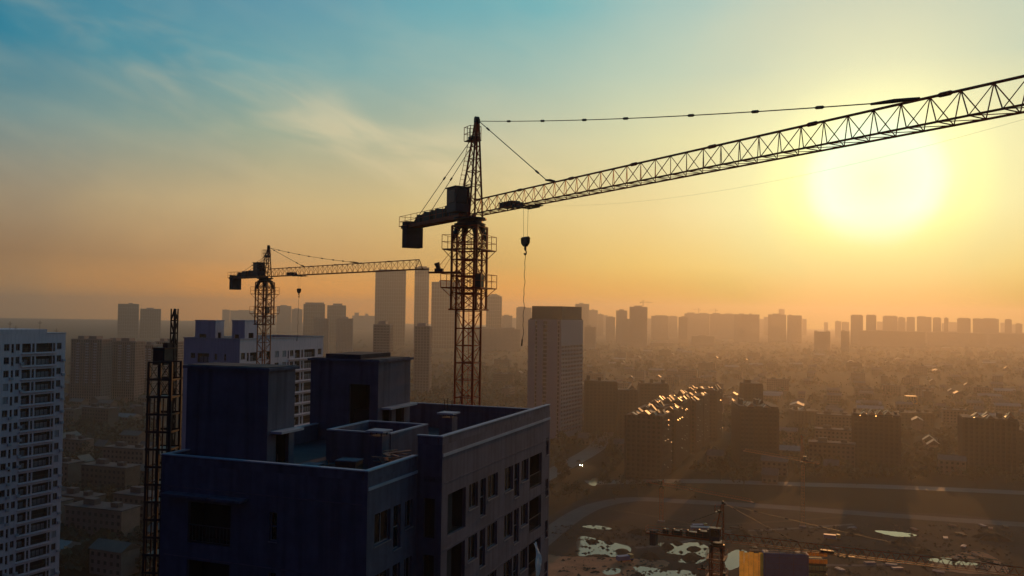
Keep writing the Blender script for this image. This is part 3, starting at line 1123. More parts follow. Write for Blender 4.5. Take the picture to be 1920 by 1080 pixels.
    tro = tr.build('trolley', 'steel', root)
    tw = MB()
    tw.box(hx - 3.4, -.4, zj + .08, hx - 1.6, .4, zj + .5)
    tw.bar((hx - 1.5, -.3, zj + .28), (hx - 1.5, .3, zj + .28), .22, 10)
    tw.build('trolley_winch', 'steel', root)
    zh = zj - hook_dz
    hr = MB()
    for dx in (-.35, .35):
        hr.bar((hx + dx, 0, zj - .15), (hx + dx * .75, 0, zh), .012)
    hr.build('hoist_rope', 'rope', tro)
    hk = MB()
    hk.bar((hx - .45, 0, zh + .1), (hx + .45, 0, zh + .1), .12, 6)
    prof = [(-.48, .12), (.48, .12), (.42, -.28), (.12, -.52), (-.12, -.52), (-.42, -.28)]
    for sy in (-.13, .13):
        hk.poly([(hx + px, sy, zh + pz) for px, pz in prof])
    for (xa, za), (xb, zb) in zip(prof, prof[1:] + prof[:1]):
        hk.poly([(hx + xa, -.13, zh + za), (hx + xa, .13, zh + za), (hx + xb, .13, zh + zb), (hx + xb, -.13, zh + zb)])
    hk.bar((hx, 0, zh - .5), (hx, 0, zh - .8), .09, 6)
    hpts = [(hx + .16 * math.sin(a_), 0, zh - .98 + .17 * math.cos(a_)) for a_ in [x * .5 for x in range(0, 10)]]
    hk.line(hpts, .05, 5)
    ho = hk.build('hook_block', 'steel', root)
    if rope:
        sp = MB()
        pts = [(hx + .05 * math.sin(k * .9) * min(1, k / 8) + .012 * k * -.6, (.03 * math.sin(k * 1.7)), zh - 1.0 - k * .26) for k in range(26)]
        sp.line(pts, .022)
        sp.bar(pts[-1], (pts[-1][0] - .12, 0, pts[-1][2] - .5), .06, 5)
        sp.build('sling', 'rope', ho)
    # slack trolley rope under the jib
    tl = MB()
    pts = []
    for k in range(25):
        q_ = k / 24
        pts.append((hx + 1.4 + (jib_len - hx - 2) * q_, .2, zj - .15 - 1.1 * 4 * q_ * (1 - q_)))
    tl.line(pts, .004)
    tl.build('trolley_rope', 'rope', root)
    return root


def crane_at(label, px, py, Y, jdir, zj_px, apex_px, a, jib_len, cj_len, **kw):
    p = P(px, py, Y)
    zj = zof(px, zj_px, Y)
    cap = zof(px, apex_px, Y) - zj
    return tower_crane(label, p.x, p.y, math.atan2(jdir[1], jdir[0]), zj, cap, a, jib_len, cj_len, mast_rot=-TW, **kw)


crane_at('tall dark red tower crane behind the near roof, jib crossing the sun', 879, 560, 74, (.503, -.864), 405, 226, 1.6, 49, 13.2)
crane_at('smaller rusty tower crane standing in front of the white slab block', 496, 580, 146, (.67, -.742), 519, 462, 1.5, 42, 12.6, m='crane2', hook_t=11.5, hook_dz=2.3, beam=False)
crane_at('dark tower crane low over the flooded building site, seen from above', 1344, 1040, 150, (.91, -.415), 1013, 940, 1.5, 49, 12.2, hook_t=20, hook_dz=6)
crane_at('slim sunlit tower crane mast rising from the far edge of the building site', 1505, 970, 430, (-.55, .83), 865, 815, 1.5, 35, 9, m='crane2', climb=False, hook_t=9)  # brighter paint, the mast's sun glints put into its colour
crane_at('short orange tower crane on the building site beyond the puddles', 1240, 960, 437, (.67, -.73), 909, 898, 1.6, 49, 9, climb=False, hook_t=20)


# ------------------------------------------------------------------ passenger hoist beside the near block
def hoist():
    Y = ND.y + 2.3
    xl, xr = P(274, 900, Y).x, P(317, 900, Y).x
    root = thing('hoist_scaffold', 'dark steel hoist scaffold tower against the left side of the near block', 'hoist scaffold', (xl, Y, 0), -.06)
    wd, dp = xr - xl, 1.3
    zt = zof(295, 681, Y)
    m = MB()
    m.box(-.07, -.07, 0, .07, .07, zt)
    pm = m.mesh('post', 'scaf')
    for x in (0, wd * .5, wd):
        for y in (0, dp):
            link('post', pm, root, (x, y, 0))
    m = MB()
    m.box(-.09, -.095, 0, wd + .09, -.072, .13)
    cm = m.mesh('crossbar', 'scaf')
    m = MB()
    m.bar((0, 0, 0), (wd * .5, 0, 1), .02)
    b0 = m.mesh('brace', 'scaf')
    m = MB()
    m.bar((wd * .5, .03, 0), (0, .03, 1), .02)
    b1 = m.mesh('brace', 'scaf')
    m = MB()
    m.box(-.035, -.02, 0, .035, .02, .85)
    sm = m.mesh('slat', 'scaf')
    m = MB()
    m.box(.075, .075, 0, wd - .075, dp - .075, .05)
    dm = m.mesh('deck', 'steel')
    m = MB()
    m.box(.0, .03, 0, .06, dp - .03, .1)
    sm2 = m.mesh('side_rail', 'scaf')
    for k in range(int(zt)):
        z = zt - 1 - k
        for y in (0, dp + .165):
            link('crossbar', cm, root, (0, y, z))
        if k < 24 or k % 3 == 0:
            link('side_rail', sm2, root, (-.03, .05, z))
            link('side_rail', sm2, root, (wd - .03, .05, z))
        if k < 2:
            for i in (0, .5):
                for y in (-.1, dp + .1):
                    link('brace', b0, root, (wd * i, y, z))
                    link('brace', b1, root, (wd * i, y, z))
        elif k < 16:
            for i in range(5):
                link('slat', sm, root, (wd * (i + .5) / 5, -.05, z + .135))
        if k % 3 == 1:
            link('deck', dm, root, (0, 0, z + .02))
    t = MB()
    t.box(-.06, -.06, zt, wd + .06, .06, zt + .09)
    t.box(-.06, dp - .06, zt, wd + .06, dp + .06, zt + .09)
    t.build('top_beam', 'scaf', root)
    # lattice mast with its car
    Y2 = Y + 2.2
    c = P(326, 640, Y2)
    ms = thing('hoist_mast', 'thin lattice hoist mast standing above the scaffold tower', 'hoist mast', (c.x, c.y, 0), -TW)
    top = zof(328, 579, Y2)
    me = mast_section_mesh(.27, 1.5, 2, 'scaf', .03)
    for k in range(int(top / 1.5)):
        link('mast_section', me, ms, (0, 0, top - 1.5 * (k + 1)))
    cc = P(321, 662, Y2)
    car = thing('hoist_car', 'dark boxy hoist car stopped at the head of the scaffold tower', 'hoist car', (cc.x - .25, cc.y - .3, zof(313, 683, Y2)), -TW)
    b = MB()
    b.box(-.45, -.5, 0, .4, .5, .95)
    b.build('car_body', 'steel', car)
    b = MB()
    b.box(-.5, -.55, .952, .45, .55, 1.02)
    b.box(.0, -.2, 1.021, .35, .3, 1.3)
    b.build('car_roof', 'rust', car)
    b = MB()
    b.box(-.35, -.525, .08, .3, -.502, .85)
    b.build('car_gate', 'rust', car)


hoist()


# ------------------------------------------------------------------ white slab block behind the near block
def white_slab():
    Yc = 207.0
    c = P(450, 640, Yc)
    E_ = Vector((c.x, c.y))
    zt = zof(450, 637, Yc)
    root = thing('apartment_block', 'long white slab block with rows of balconies behind the smaller crane', 'apartment block', (E_.x, E_.y, 0), -TW)
    L_ = hit(E_, V, 606, 640)
    W_ = -hit(E_, U, 345, 640)
    zr1 = zof(480, 659, Yc + 10)
    ops = []
    for x0, x1, h, kd, dz in ((452, 460, 1.5, 'win', 0), (463, 467, 2.0, 'slit', 0), (469, 482, 2.1, 'bal', 0), (486, 491, 1.5, 'win', 0), (500, 507, 1.9, 'bal', 0),
                              (515.5, 523, 1.5, 'win', 0), (529.5, 537, 1.5, 'curt', 0), (539.5, 542, 2.0, 'slit', 0), (544, 550.5, 1.5, 'win', 0),
                              (553, 563, 2.1, 'bal', 0), (565, 568.5, 2.0, 'slit', 0), (570.5, 591, 2.1, 'bal', 0), (596, 602.5, 1.5, 'win', 0)):
        s0, s1 = hit(E_, V, x0, 660), hit(E_, V, x1, 660)
        for k in range(13):
            k2 = kd
            if kd == 'win' and R.random() < .25:
                k2 = 'curt'
            if kd == 'bal' and R.random() < .3:
                k2 = 'rail'
            ops.append((s0, s1, zr1 - 2.9 * k - h, zr1 - 2.9 * k, k2))
    wall_face(root, (0, 0), math.pi / 2, L_, 0, zt, ops, 'white')
    ops = []
    O = E_ - U * W_
    for x0, x1, h, kd in ((357, 366, 1.2, 'win'), (370, 392, 2.2, 'bal'), (402, 407, 1.5, 'win'), (420, 424, 1.6, 'slit')):
        s0, s1 = hit(O, U, x0, 665), hit(O, U, x1, 665)
        for k in range(13):
            ops.append((s0, s1, zr1 - .3 - 2.9 * k - h, zr1 - .3 - 2.9 * k, kd))
    wall_face(root, (-W_, 0), 0, W_, 0, zt, ops, 'white2')  # the front's blue shade is put into this darker paint
    wall_face(root, (0, L_), math.pi, W_, 0, zt, [], 'white')
    wall_face(root, (-W_, L_), -math.pi / 2, L_, 0, zt, [], 'white')
    m = MB()
    m.box(-W_ + .3, .3, zt - 1.0, -.3, L_ - .3, zt - .8)
    m.build('roof', 'roofing', root)
    m = MB()
    for q in ((-W_ - .15, -.15, .15, .25), (-W_ - .15, L_ - .25, .15, L_ + .15), (-W_ - .15, .25, -W_ + .25, L_ - .25), (-.25, .25, .15, L_ - .25)):
        m.box(q[0], q[1], zt + .003, q[2], q[3], zt + .25)
    m.build('cornice', 'coping', root)
    m = MB()
    m.box(.003, L_ * .55, 0, .5, L_ - .4, .12)
    me = m.mesh('balcony_ledge', 'white')
    for k in range(13):
        link('balcony_ledge', me, root, (0, 0, zr1 - 2.9 * k - 2.45))
    for x0, x1, x2, yt, bq, lab in ((366, 404, 420, 602, 4.5, 'white roof box, left one on the white slab block'), (435, 459, 483, 602, 6.5, 'white roof box behind the smaller crane mast'), (594, 600, 606, 633, 0, '')):
        if not lab:
            continue
        o = E_ + V * bq
        a0, a1 = hit(o, U, x0, 620), hit(o, U, x1, 620)
        o2 = o + U * a1
        dp = hit(o2, V, x2, 620)
        ht = zof(x1, yt, o2.y) - (zt - .8)
        p0 = o + U * a0
        e = thing('roof_plant_house', lab, 'roof house', (p0.x, p0.y, zt - .797), -TW, 'roof boxes on the white slab block')
        wd = a1 - a0
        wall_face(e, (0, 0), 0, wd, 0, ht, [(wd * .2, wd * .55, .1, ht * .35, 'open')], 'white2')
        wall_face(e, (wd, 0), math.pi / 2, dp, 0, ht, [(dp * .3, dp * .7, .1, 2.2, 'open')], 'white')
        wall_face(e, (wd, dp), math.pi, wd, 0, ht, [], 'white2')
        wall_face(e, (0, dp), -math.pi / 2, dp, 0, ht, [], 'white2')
        m = MB()
        m.box(-.1, -.1, ht + .002, wd + .1, dp + .1, ht + .2)
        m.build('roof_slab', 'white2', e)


white_slab()


# ------------------------------------------------------------------ white block at the left edge
def left_block():
    an = math.radians(24.7)
    u, v = Vector((math.cos(an), -math.sin(an))), Vector((math.sin(an), math.cos(an)))
    Yc = 214.0
    c = P(123, 640, Yc)
    C_ = Vector((c.x, c.y))
    O = C_ + v * hit(C_, v, -60, 640)
    L_ = (C_ - O).length
    zt, zt2 = zof(60, 618, (O.y + C_.y) / 2), zof(110, 625, Yc)
    root = thing('apartment_block', 'white apartment block with many dark balconies cut by the left edge', 'apartment block', (O.x, O.y, 0), -an)
    z1 = zof(60, 645, (O.y + C_.y) / 2)
    cols = [(7.8, 18, 1.5, 'win'), (21.7, 26.4, 2.0, 'slit'), (30, 37.5, 1.5, 'win'), (41.7, 58.3, 2.05, 'bal'), (60.6, 65.3, 2.0, 'slit'), (68, 98.6, 2.05, 'bal'), (99.6, 104, 2.0, 'slit'), (107, 115.5, 1.5, 'win'),
            (-55, -44, 2.0, 'bal'), (-38, -30, 1.5, 'win'), (-26, -12, 2.0, 'bal'), (-8, 0, 1.5, 'win')]
    ops = []
    for x0, x1, h, kd in cols:
        s0, s1 = hit(O, v, x0, 650), hit(O, v, x1, 650)
        for k in range(25):
            k2 = kd
            if kd == 'bal' and R.random() < .22:
                k2 = 'rail'
            if kd == 'win' and R.random() < .12:
                k2 = 'curt'
            ops.append((s0, s1, z1 - 3.0 * k - h, z1 - 3.0 * k, k2))
    wall_face(root, (0, 0), math.pi / 2, L_, 0, zt2, ops, 'white')
    W_ = 14.0
    wall_face(root, (-W_, 0), 0, W_, 0, zt2, [], 'white')
    wall_face(root, (0, L_), math.pi, W_, 0, zt2, [], 'white')
    wall_face(root, (-W_, L_), -math.pi / 2, L_, 0, zt2, [], 'white')
    m = MB()
    m.box(-W_ + .2, .2, zt2 - .9, -.2, L_ - .2, zt2 - .7)
    m.build('roof', 'roofing', root)
    s = hit(O, v, 88, 620)
    m = MB()
    m.box(-W_ + .3, -.0, zt2 + .003, .05, s, zt)
    m.build('raised_parapet', 'white', root)
    m = MB()
    m.box(-W_ - .1, s + .02, zt2 + .003, .12, L_ + .12, zt2 + .2)
    m.build('cornice', 'coping', root)
    for x0, x1 in ((40.5, 66), (67, 105)):
        s0, s1 = hit(O, v, x0, 650), hit(O, v, x1, 650)
        m = MB()
        m.box(.003, s0, 0, .42, s1, .14)
        me = m.mesh('balcony_ledge', 'white')
        for k in range(25):
            link('balcony_ledge', me, root, (0, 0, z1 - 3.0 * k - 2.42))
    m = MB()
    m.box(.003, 0, 0, .34, .85, .6)
    me = m.mesh('air_conditioner', 'coping')
    for k in range(23):
        for px in (19.2, 38.2, 116.5):
            if R.random() < .55:
                link('air_conditioner', me, root, (0, hit(O, v, px, 650), z1 - 3.0 * k - R.choice((1.5, 1.9, 2.2))))
    for px, hh in ((25, 1.4), (36, .5), (81, 1.6), (112, 1.5)):
        s = hit(O, v, px, 620)
        p = O + v * s - u * 1.2
        zz = zt if px < 88 else zt2 - .7
        m = MB()
        m.bar((0, 0, 0), (0, 0, hh + .4), .04)
        m.bar((-.5, 0, hh), (.5, 0, hh), .03)
        m.bar((-.35, 0, hh - .3), (.35, 0, hh - .3), .03)
        m.build('roof_aerial', 'rust', None, (p.x, p.y, zz + .002), .4, label='thin roof aerial on top of the white block at the left edge', cat='aerial', group='aerials on the left block')


left_block()


# ------------------------------------------------------------------ towers of the city
def grid_tower(name, label, cat, x, y, rz, w_, d_, h, storey=3.0, bay=3.2, wall='far', top=None, group=None, band=.9, fine=True, sub=None):
    """glass core wrapped by storey bands and piers; base at the front left corner, z = 0."""
    root = thing(name, label, cat, (x, y, 0), rz, group)
    c = MB()
    c.box(.3, .3, 0, w_ - .3, d_ - .3, h - .4)
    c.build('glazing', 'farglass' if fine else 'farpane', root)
    b = MB()
    n = max(2, int(h / storey))
    st = h / n
    for k in range(n + 1):
        z0 = k * st - (band / 2 if k else 0)
        z1 = min(k * st + band / 2, h)
        b.box(0, 0, z0, w_, d_, z1)
    b.build('floor_band', wall, root)
    p = MB()
    m_ = max(2, int(w_ / bay))
    for i in range(m_ + 1):
        x0 = i * (w_ - .9) / m_
        for yy in (-.12, d_ - .3):
            p.box(x0, yy, 0, x0 + .9, yy + .42, h + .1)
    m_ = max(2, int(d_ / bay))
    for i in range(m_ + 1):
        y0 = i * (d_ - .9) / m_
        for xx in (-.12, w_ - .3):
            p.box(xx, y0 - .02, 0, xx + .42, y0 + .88, h + .1)
    p.build('pier', wall, root)
    r = MB()
    r.box(-.2, -.2, h + .11, w_ + .2, d_ + .2, h + .9)
    r.build('roof', wall, root)
    if top:
        for (fx0, fx1, hh) in top:
            t = MB()
            t.box(w_ * fx0, d_ * .2, h + .901, w_ * fx1, d_ * .8, h + .9 + hh)
            t.build('rooftop_house', wall, root)
    return root


def tower_px(x0, x1, yt, Y, label, wall='far', top=None, cat='tower block', name='tower_block', yaw=None, dep=20, storey=3.2, bay=3.6, group='tower blocks in the haze'):
    a, b = P(x0, 620, Y), P(x1, 620, Y)
    yaw = R.uniform(-.08, .03) - (math.atan2(a.x, a.y) if Y > 1300 else 0) if yaw is None else yaw
    if Y > 1300:
        dep *= 1.4
    be = math.atan2(b.x, b.y)
    wd = (b.x - a.x) * math.cos(be) / math.cos(yaw + be)
    h = zof((x0 + x1) / 2, yt, Y)
    if h < 6:
        h = 6
    hx = sum(q[2] for q in top[:1]) if top else 0
    h -= hx + .9
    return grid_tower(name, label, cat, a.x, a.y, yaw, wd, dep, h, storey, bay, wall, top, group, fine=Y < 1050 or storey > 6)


T1 = [(.25, .7, 4)]
T2 = [(.1, .4, 5), (.6, .9, 3.5)]
for k, (x0, x1, yt) in enumerate(((1061, 1072, 588), (1128, 1139, 591), (1214, 1222, 597), (1244, 1258, 596), (1424, 1432, 598), (1432, 1441, 594), (1504, 1512, 598), (1545, 1552, 604), (1644, 1656, 603), (1681, 1702, 603), (1766, 1771, 606), (1779, 1795, 604), (1876, 1884, 605), (1897, 1905, 608), (480, 517, 590), (660, 702, 592), (664, 672, 586), (684, 690, 588), (990, 1000, 585), (940, 968, 596))):
    tower_px(x0, x1, yt, 5200 + 160 * (k % 5), 'very faint far tower showing between nearer skyline towers' + (' left of the crane mast' if x0 < 850 else ' below the sun' if x0 > 1400 else ' right of the office tower'), 'far', None, group='very faint far towers')
TOWERS = [
    (220, 259, 568, 1900, 'taller one of the two pale blue slab towers beyond the left block', 'farblue', [(.5, .7, 3)]),
    (262, 301, 577, 1960, 'lower one of the two pale blue slab towers beyond the left block', 'farblue', None),
    (416, 430, 580, 3300, 'faint narrow tower left of the smaller crane', 'far', None),
    (431, 478, 581, 3400, 'faint broad slab just left of the smaller crane mast', 'far', None),
    (518, 545, 572, 2600, 'faint tower behind the hook of the smaller crane', 'far', T1),
    (546, 566, 578, 2700, 'faint low tower right of the smaller crane hook', 'far', None),
    (568, 608, 567, 1750, 'broad hazy tower with clipped corners right of the smaller crane hook', 'farblue', [(.08, .95, 5)]),
    (588, 616, 594, 1350, 'shorter brownish tower in front of the clipped corner tower', 'far', T1),
    (613, 648, 569, 1850, 'hazy tower with a stepped top left of the tallest slab', 'farblue', [(.3, .8, 6)]),
    (630, 661, 594, 1350, 'shorter brownish tower in front of the stepped top tower', 'far', T1),
    (702, 759, 505, 1700, 'tallest broad grey slab tower under the tip of the smaller crane jib', 'farblue', [(.1, .9, 3)]),
    (776, 803, 499, 1800, 'slender tall glass tower with a bright right edge', 'farblue', None),
    (808, 862, 526, 1600, 'broad tall tower partly behind the tall crane mast', 'farblue', T1),
    (700, 731, 602, 1100, 'short tower in front of the tallest broad slab', 'far', T1),
    (777, 806, 606, 1100, 'short tower in front of the slender glass tower', 'far', None),
    (911, 940, 553, 1800, 'hazy tower with a rounded head right of the tall crane mast', 'far', [(.12, .85, 4), (.3, .7, 7)]),
    (941, 960, 590, 2300, 'small faint tower between the crane mast and hook rope', 'far', None),
    (968, 996, 575, 2000, 'faint slab tower behind the hook rope of the tall crane', 'far', None),
    (876, 975, 613, 1500, 'wide low grey building behind the tall crane mast', 'far', T2),
    (1078, 1104, 568, 2100, 'pale slab tower just behind the right corner of the hotel tower', 'far', None),
    (1104, 1120, 580, 2500, 'second pale tower right of the hotel tower', 'far', None),
    (1120, 1131, 588, 2700, 'narrow pale tower third from the hotel tower', 'far', None),
    (1096, 1117, 610, 1600, 'short brown block close to the right side of the hotel tower', 'far', None),
    (1136, 1153, 593, 2300, 'low hazy tower left of the square twin heads', 'far', None),
    (1155, 1175, 580, 2000, 'dark square tower left of the tower with a crane on top', 'far', T1),
    (1165, 1181, 596, 1900, 'short tower wedged against the tower with a crane on top', 'far', None),
    (1180, 1213, 573, 1800, 'dark unfinished tower with a small crane on its top', 'far', T1),
    (1221, 1253, 591, 2400, 'broad hazy tower first to the right of the crane topped tower', 'far', [(.2, .9, 3)]),
    (1254, 1270, 592, 2800, 'small faint tower second to the right of the crane topped tower', 'far', None),
    (1272, 1289, 593, 2200, 'narrow darker tower left of the twin crane slab', 'far', None),
    (1283, 1330, 586, 2700, 'long faint slab under the left of two far cranes', 'far', T2),
    (1331, 1378, 587, 2600, 'long faint slab under the right of two far cranes', 'far', T2),
    (1376, 1424, 588, 2300, 'broad brown slab left of the gap in the skyline', 'far', [(.2, .4, 3), (.6, .7, 4)]),
    (1440, 1474, 588, 2350, 'broad brown slab right of the gap in the skyline', 'far', T1),
    (1476, 1503, 590, 2300, 'brown tower ending the slab row below the sun', 'far', [(.1, .3, 3)]),
    (1460, 1471, 579, 3400, 'very faint tower top showing behind the slabs below the sun', 'far', None),
    (1566, 1577, 601, 3000, 'small faint tower right of the bright gap below the sun', 'far', None),
    (1578, 1592, 603, 3100, 'small faint block left of the even pair of towers', 'far', None),
    (1595, 1618, 590, 2200, 'left tower of the even dark pair below the sun', 'far', [(.1, .9, 3)]),
    (1624, 1643, 590, 2200, 'right tower of the even dark pair below the sun', 'far', [(.1, .9, 3)]),
    (1655, 1683, 592, 2450, 'long slab just right of the even pair of towers', 'far', [(.1, .9, 3)]),
    (1684, 1697, 594, 2500, 'lower end of the long slab right of the even pair', 'far', None),
    (1700, 1715, 594, 2450, 'narrow tower between two slabs right of the even pair', 'far', [(.1, .9, 2)]),
    (1719, 1746, 593, 2450, 'slab with a notched roof in the right skyline', 'far', [(.05, .6, 3)]),
    (1749, 1764, 595, 2400, 'round headed tower in the right skyline', 'far', [(.15, .85, 3)]),
    (1770, 1778, 595, 2400, 'very thin tower in the right skyline', 'far', None),
    (1795, 1820, 596, 2300, 'darker tower left of the longest right skyline slab', 'far', [(.1, .9, 3)]),
    (1824, 1873, 597, 2350, 'longest slab of the right skyline with a bumpy roof', 'far', [(.05, .3, 2), (.4, .9, 3)]),
    (1884, 1897, 598, 2400, 'narrow tower next to the longest right slab', 'far', None),
    (1904, 1916, 606, 2500, 'last low tower at the right edge of the skyline', 'far', None),
    (1527, 1557, 620, 1750, 'dark block with two roof horns below the sun', 'far', [(.0, .2, 3), (.75, .95, 3)]),
    (1577, 1592, 619, 1700, 'narrow dark block right of the horned block', 'far', [(.1, .5, 3)]),
    (1297, 1340, 628, 1950, 'low wide block in the haze under the far cranes', 'far', None),
    (1612, 1735, 619, 2050, 'very wide low block under the even pair of towers', 'far', None),
    (1738, 1850, 622, 2150, 'very wide low block under the longest right slab', 'far', None),
    (1855, 1945, 624, 2150, 'wide low block under the right edge of the skyline', 'far', None),
    (1218, 1262, 640, 1900, 'low wide block under the crane topped tower', 'far', None),
]
for t_ in TOWERS:
    big = t_[0] in (702, 776, 808, 220, 262, 568, 613, 911)
    tp = t_[6] or [(R.uniform(.1, .35), R.uniform(.5, .85), R.uniform(2, 4.5))]
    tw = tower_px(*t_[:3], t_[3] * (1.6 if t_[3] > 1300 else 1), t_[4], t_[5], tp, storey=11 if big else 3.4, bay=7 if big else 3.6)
    if R.random() < .35:                        # roof masts
        hm = max(c.data.vertices[4].co.z for c in tw.children if c.name.startswith('rooftop_house'))
        m = MB()
        m.bar((4, 6, hm - 6), (4, 6, hm + R.uniform(4, 11)), .35, 5, .12)
        m.build('roof_mast', 'rust', tw)
# red brown apartment towers behind the left block
for x0, x1, yt, Y, lab in ((134, 192, 630, 930, 'reddish apartment tower with pale balcony columns next to the left block'),
                           (193, 255, 634, 960, 'reddish apartment tower with pale balcony columns, the further of two'),
                           (256, 289, 641, 1010, 'lower reddish apartment tower left of the hoist scaffold'),
                           (291, 332, 635, 1040, 'reddish apartment tower behind the hoist mast')):
    t = tower_px(x0, x1, yt, Y, lab, 'brick', [(.15, .35, 3), (.5, .75, 3)], dep=18, storey=2.9, bay=2.6, yaw=-.16, group='reddish apartment towers')
    wd = (x1 - x0) / F * Y
    h = zof((x0 + x1) / 2, yt, Y) - 4
    m = MB()
    m.box(-2.6, -1.3, 0, .4, -.13, 1.15)
    me = m.mesh('balcony', 'white2')
    for fx in (.3, .62, .9):
        for k in range(8, int(h / 2.9)):
            link('balcony', me, t, (wd * fx, 0, k * 2.9))


# ------------------------------------------------------------------ hotel tower in the middle
def hotel():
    Y = 720.0
    c = P(1051, 700, Y)
    C_ = Vector((c.x, c.y))
    an = math.radians(27)
    u, v = Vector((math.cos(an), -math.sin(an))), Vector((math.sin(an), math.cos(an)))
    W_ = -hit(C_, u, 989, 700)
    D_ = hit(C_, v, 1092, 700)
    O = C_ - u * W_
    h = zof(1051, 600, Y)
    root = thing('hotel_tower', 'tall white office tower with slotted front right of the hook rope', 'office tower', (O.x, O.y, 0), -an)
    slots = [(W_ * .22, W_ * .28), (W_ * .46, W_ * .58), (W_ * .9, W_ * .95)]
    m = MB()
    x = 0
    for a, b in slots + [(W_, W_)]:
        m.box(x, 0, 0, a, .8, h)
        x = b
    m.box(0, .8, 0, W_ - .5, D_, h)
    m.build('wall', 'hotel', root)
    for a, b in slots:
        g_ = MB()
        for k in range(int(h / 3.4)):
            g_.box(a + .1, .5, 2 + k * 3.4, b - .1, .78, 2 + k * 3.4 + 2.2)
        g_.build('window_strip', 'farglass', root)
    st = 3.3
    n = int((h - 22) / st)
    g_ = MB()
    g_.box(W_ - .49, .5, 4, W_ - .1, D_ - .5, 4 + n * st)
    g_.build('glazing', 'farglass', root)
    b = MB()
    for k in range(n + 1):
        b.box(W_ - .48, .3, 3.3 + k * st, W_ + .3, D_ - .2, 3.3 + k * st + 1.5)
    b.box(W_ - .48, 0, 3.3 + n * st + 1.502, W_ + .1, D_, h)
    b.box(W_ - .48, 0, 0, W_ + .1, D_, 3.2)
    b.build('floor_band', 'hotel', root)
    p = MB()
    for i in range(15):
        y = .4 + (D_ - 1.4) * i / 14
        p.box(W_ - .05, y, 3.2, W_ + .38, y + .55, 3.3 + n * st + 1.5)
    p.build('pier', 'hotel', root)
    t = MB()
    t.box(1.0, 1.0, h + .003, W_ - .3, D_ - 1, h + 1)
    t.build('roof', 'roofing', root)
    t = MB()
    z1 = zof(1040, 574, Y)
    t.box(W_ * .08, 2.0, h + 1.002, W_ - .1, D_ - 3, z1)
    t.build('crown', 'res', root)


hotel()


# ------------------------------------------------------------------ residential blocks with pitched glazed roofs
def gabled_block(label, p, ang, length, depth, h, units, wall='res', sheet='gable', group='apartment blocks with shiny roofs', slope=43, flat=None):
    """p: front left corner in plan; a row of gables climbs along the length."""
    root = thing('apartment_block', label, 'apartment block', (p.x, p.y, 0), ang, group)
    c = MB()
    c.box(.4, .4, 0, length - .4, depth - .4, h - .2)
    c.build('glazing', 'farglass', root)
    b = MB()
    n = int(h / 3)
    for k in range(n + 1):
        b.box(0, 0, max(0, k * 3 - .6), length, depth, min(h, k * 3 + .75))
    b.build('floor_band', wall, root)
    q = MB()
    m_ = max(3, int(length / 3.2))
    for i in range(m_ + 1):
        x = i * (length - 1.3) / m_
        q.box(x, -.35 if i % 3 else -.9, 0, x + 1.3, .3, h)
        q.box(x, depth - .3, 0, x + 1.3, depth + .3, h)
    m2 = max(3, int(depth / 3.2))
    for i in range(m2 + 1):
        y = i * (depth - 1.3) / m2
        q.box(-.3, y + .01, 0, .3, y + 1.29, h - .01)
        q.box(length - .3, y + .01, 0, length + .3, y + 1.29, h - .01)
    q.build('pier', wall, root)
    for k in range(11):
        aw = MB()
        z, y = 2 + 3 * R.randrange(1, max(2, n)), R.choice((.2, .5, .85)) * depth + R.uniform(-1, 1)
        sl_ = math.radians(R.uniform(25, 60))
        ww = R.uniform(.5, 1.1)
        aw.poly([(length + .32 + .9 * math.cos(sl_), y, z), (length + .32 + .9 * math.cos(sl_), y + ww, z), (length + .32, y + ww, z + .9 * math.sin(sl_)), (length + .32, y, z + .9 * math.sin(sl_))])
        aw.build('awning', 'awning', root)
    ul = length / units
    for i in range(units):
        x0, x1 = i * ul + .2, (i + 1) * ul - .2
        up = R.uniform(0, 1.6)
        if flat and i not in flat[1:]:
            r = MB()
            up = R.uniform(.9, 1.5)
            r.box(x0, .2, h + .005, x1, depth - .2, h + up)
            if R.random() < .7:
                q0 = R.uniform(.1, .5)
                r.box(x0 + ul * q0, depth * .3, h + up + .002, x0 + ul * (q0 + .3), depth * .7, h + up + R.uniform(1.5, 4))
            r.build('roof', wall, root)
            continue
        if up > .1:
            r = MB()
            r.box(x0, .3, h + .005, x1, depth - .3, h + up)
            r.build('roof', wall, root)
        y = R.uniform(.4, 2)
        while y < depth - 3:
            ln = R.uniform(2.0, 6.5)
            wv = min(R.uniform(3.0, 6.5), x1 - x0)
            tn = math.tan(math.radians(R.uniform(26, 56)))
            rh = wv * .5 * tn
            xa = R.uniform(x0, x1 - wv)
            y1 = min(y + ln, depth - .4)
            z, xm = h + up + .02, xa + wv * R.uniform(.35, .6)
            r = MB()
            r.poly([(xa, y, z), (xa + wv, y, z), (xm, y, z + rh)])
            r.poly([(xa + wv, y1, z), (xa, y1, z), (xm, y1, z + rh)])
            r.poly([(xa + wv, y, z), (xa + wv, y1, z), (xm, y1, z + rh), (xm, y, z + rh)])
            r.poly([(xa, y1, z), (xa, y, z), (xm, y, z + rh), (xm, y1, z + rh)])
            r.build('roof_gable', sheet if R.random() < .45 else 'tile', root)
            y = y1 + R.uniform(.3, 3.5)
    return root


def long_row():
    # stepped row receding to the right of the hotel tower
    n = 6
    for i in range(n):
        f = i / (n - 1)
        Y = 560 + (735 - 560) * f
        px = 1172 + (1285 - 1172) * f
        p = P(px, 780, Y)
        h = zof(1180, 778, 560)
        gabled_block(['first and nearest', 'second', 'third', 'fourth', 'fifth', 'last and furthest'][i] + ' stepped unit in the dark row with glinting roofs', Vector((p.x, p.y)), -TW - R.uniform(0, .05), 24 + 2 * (i % 2), 26, h + (i % 3) * .8, 3, group='row with glinting roofs')


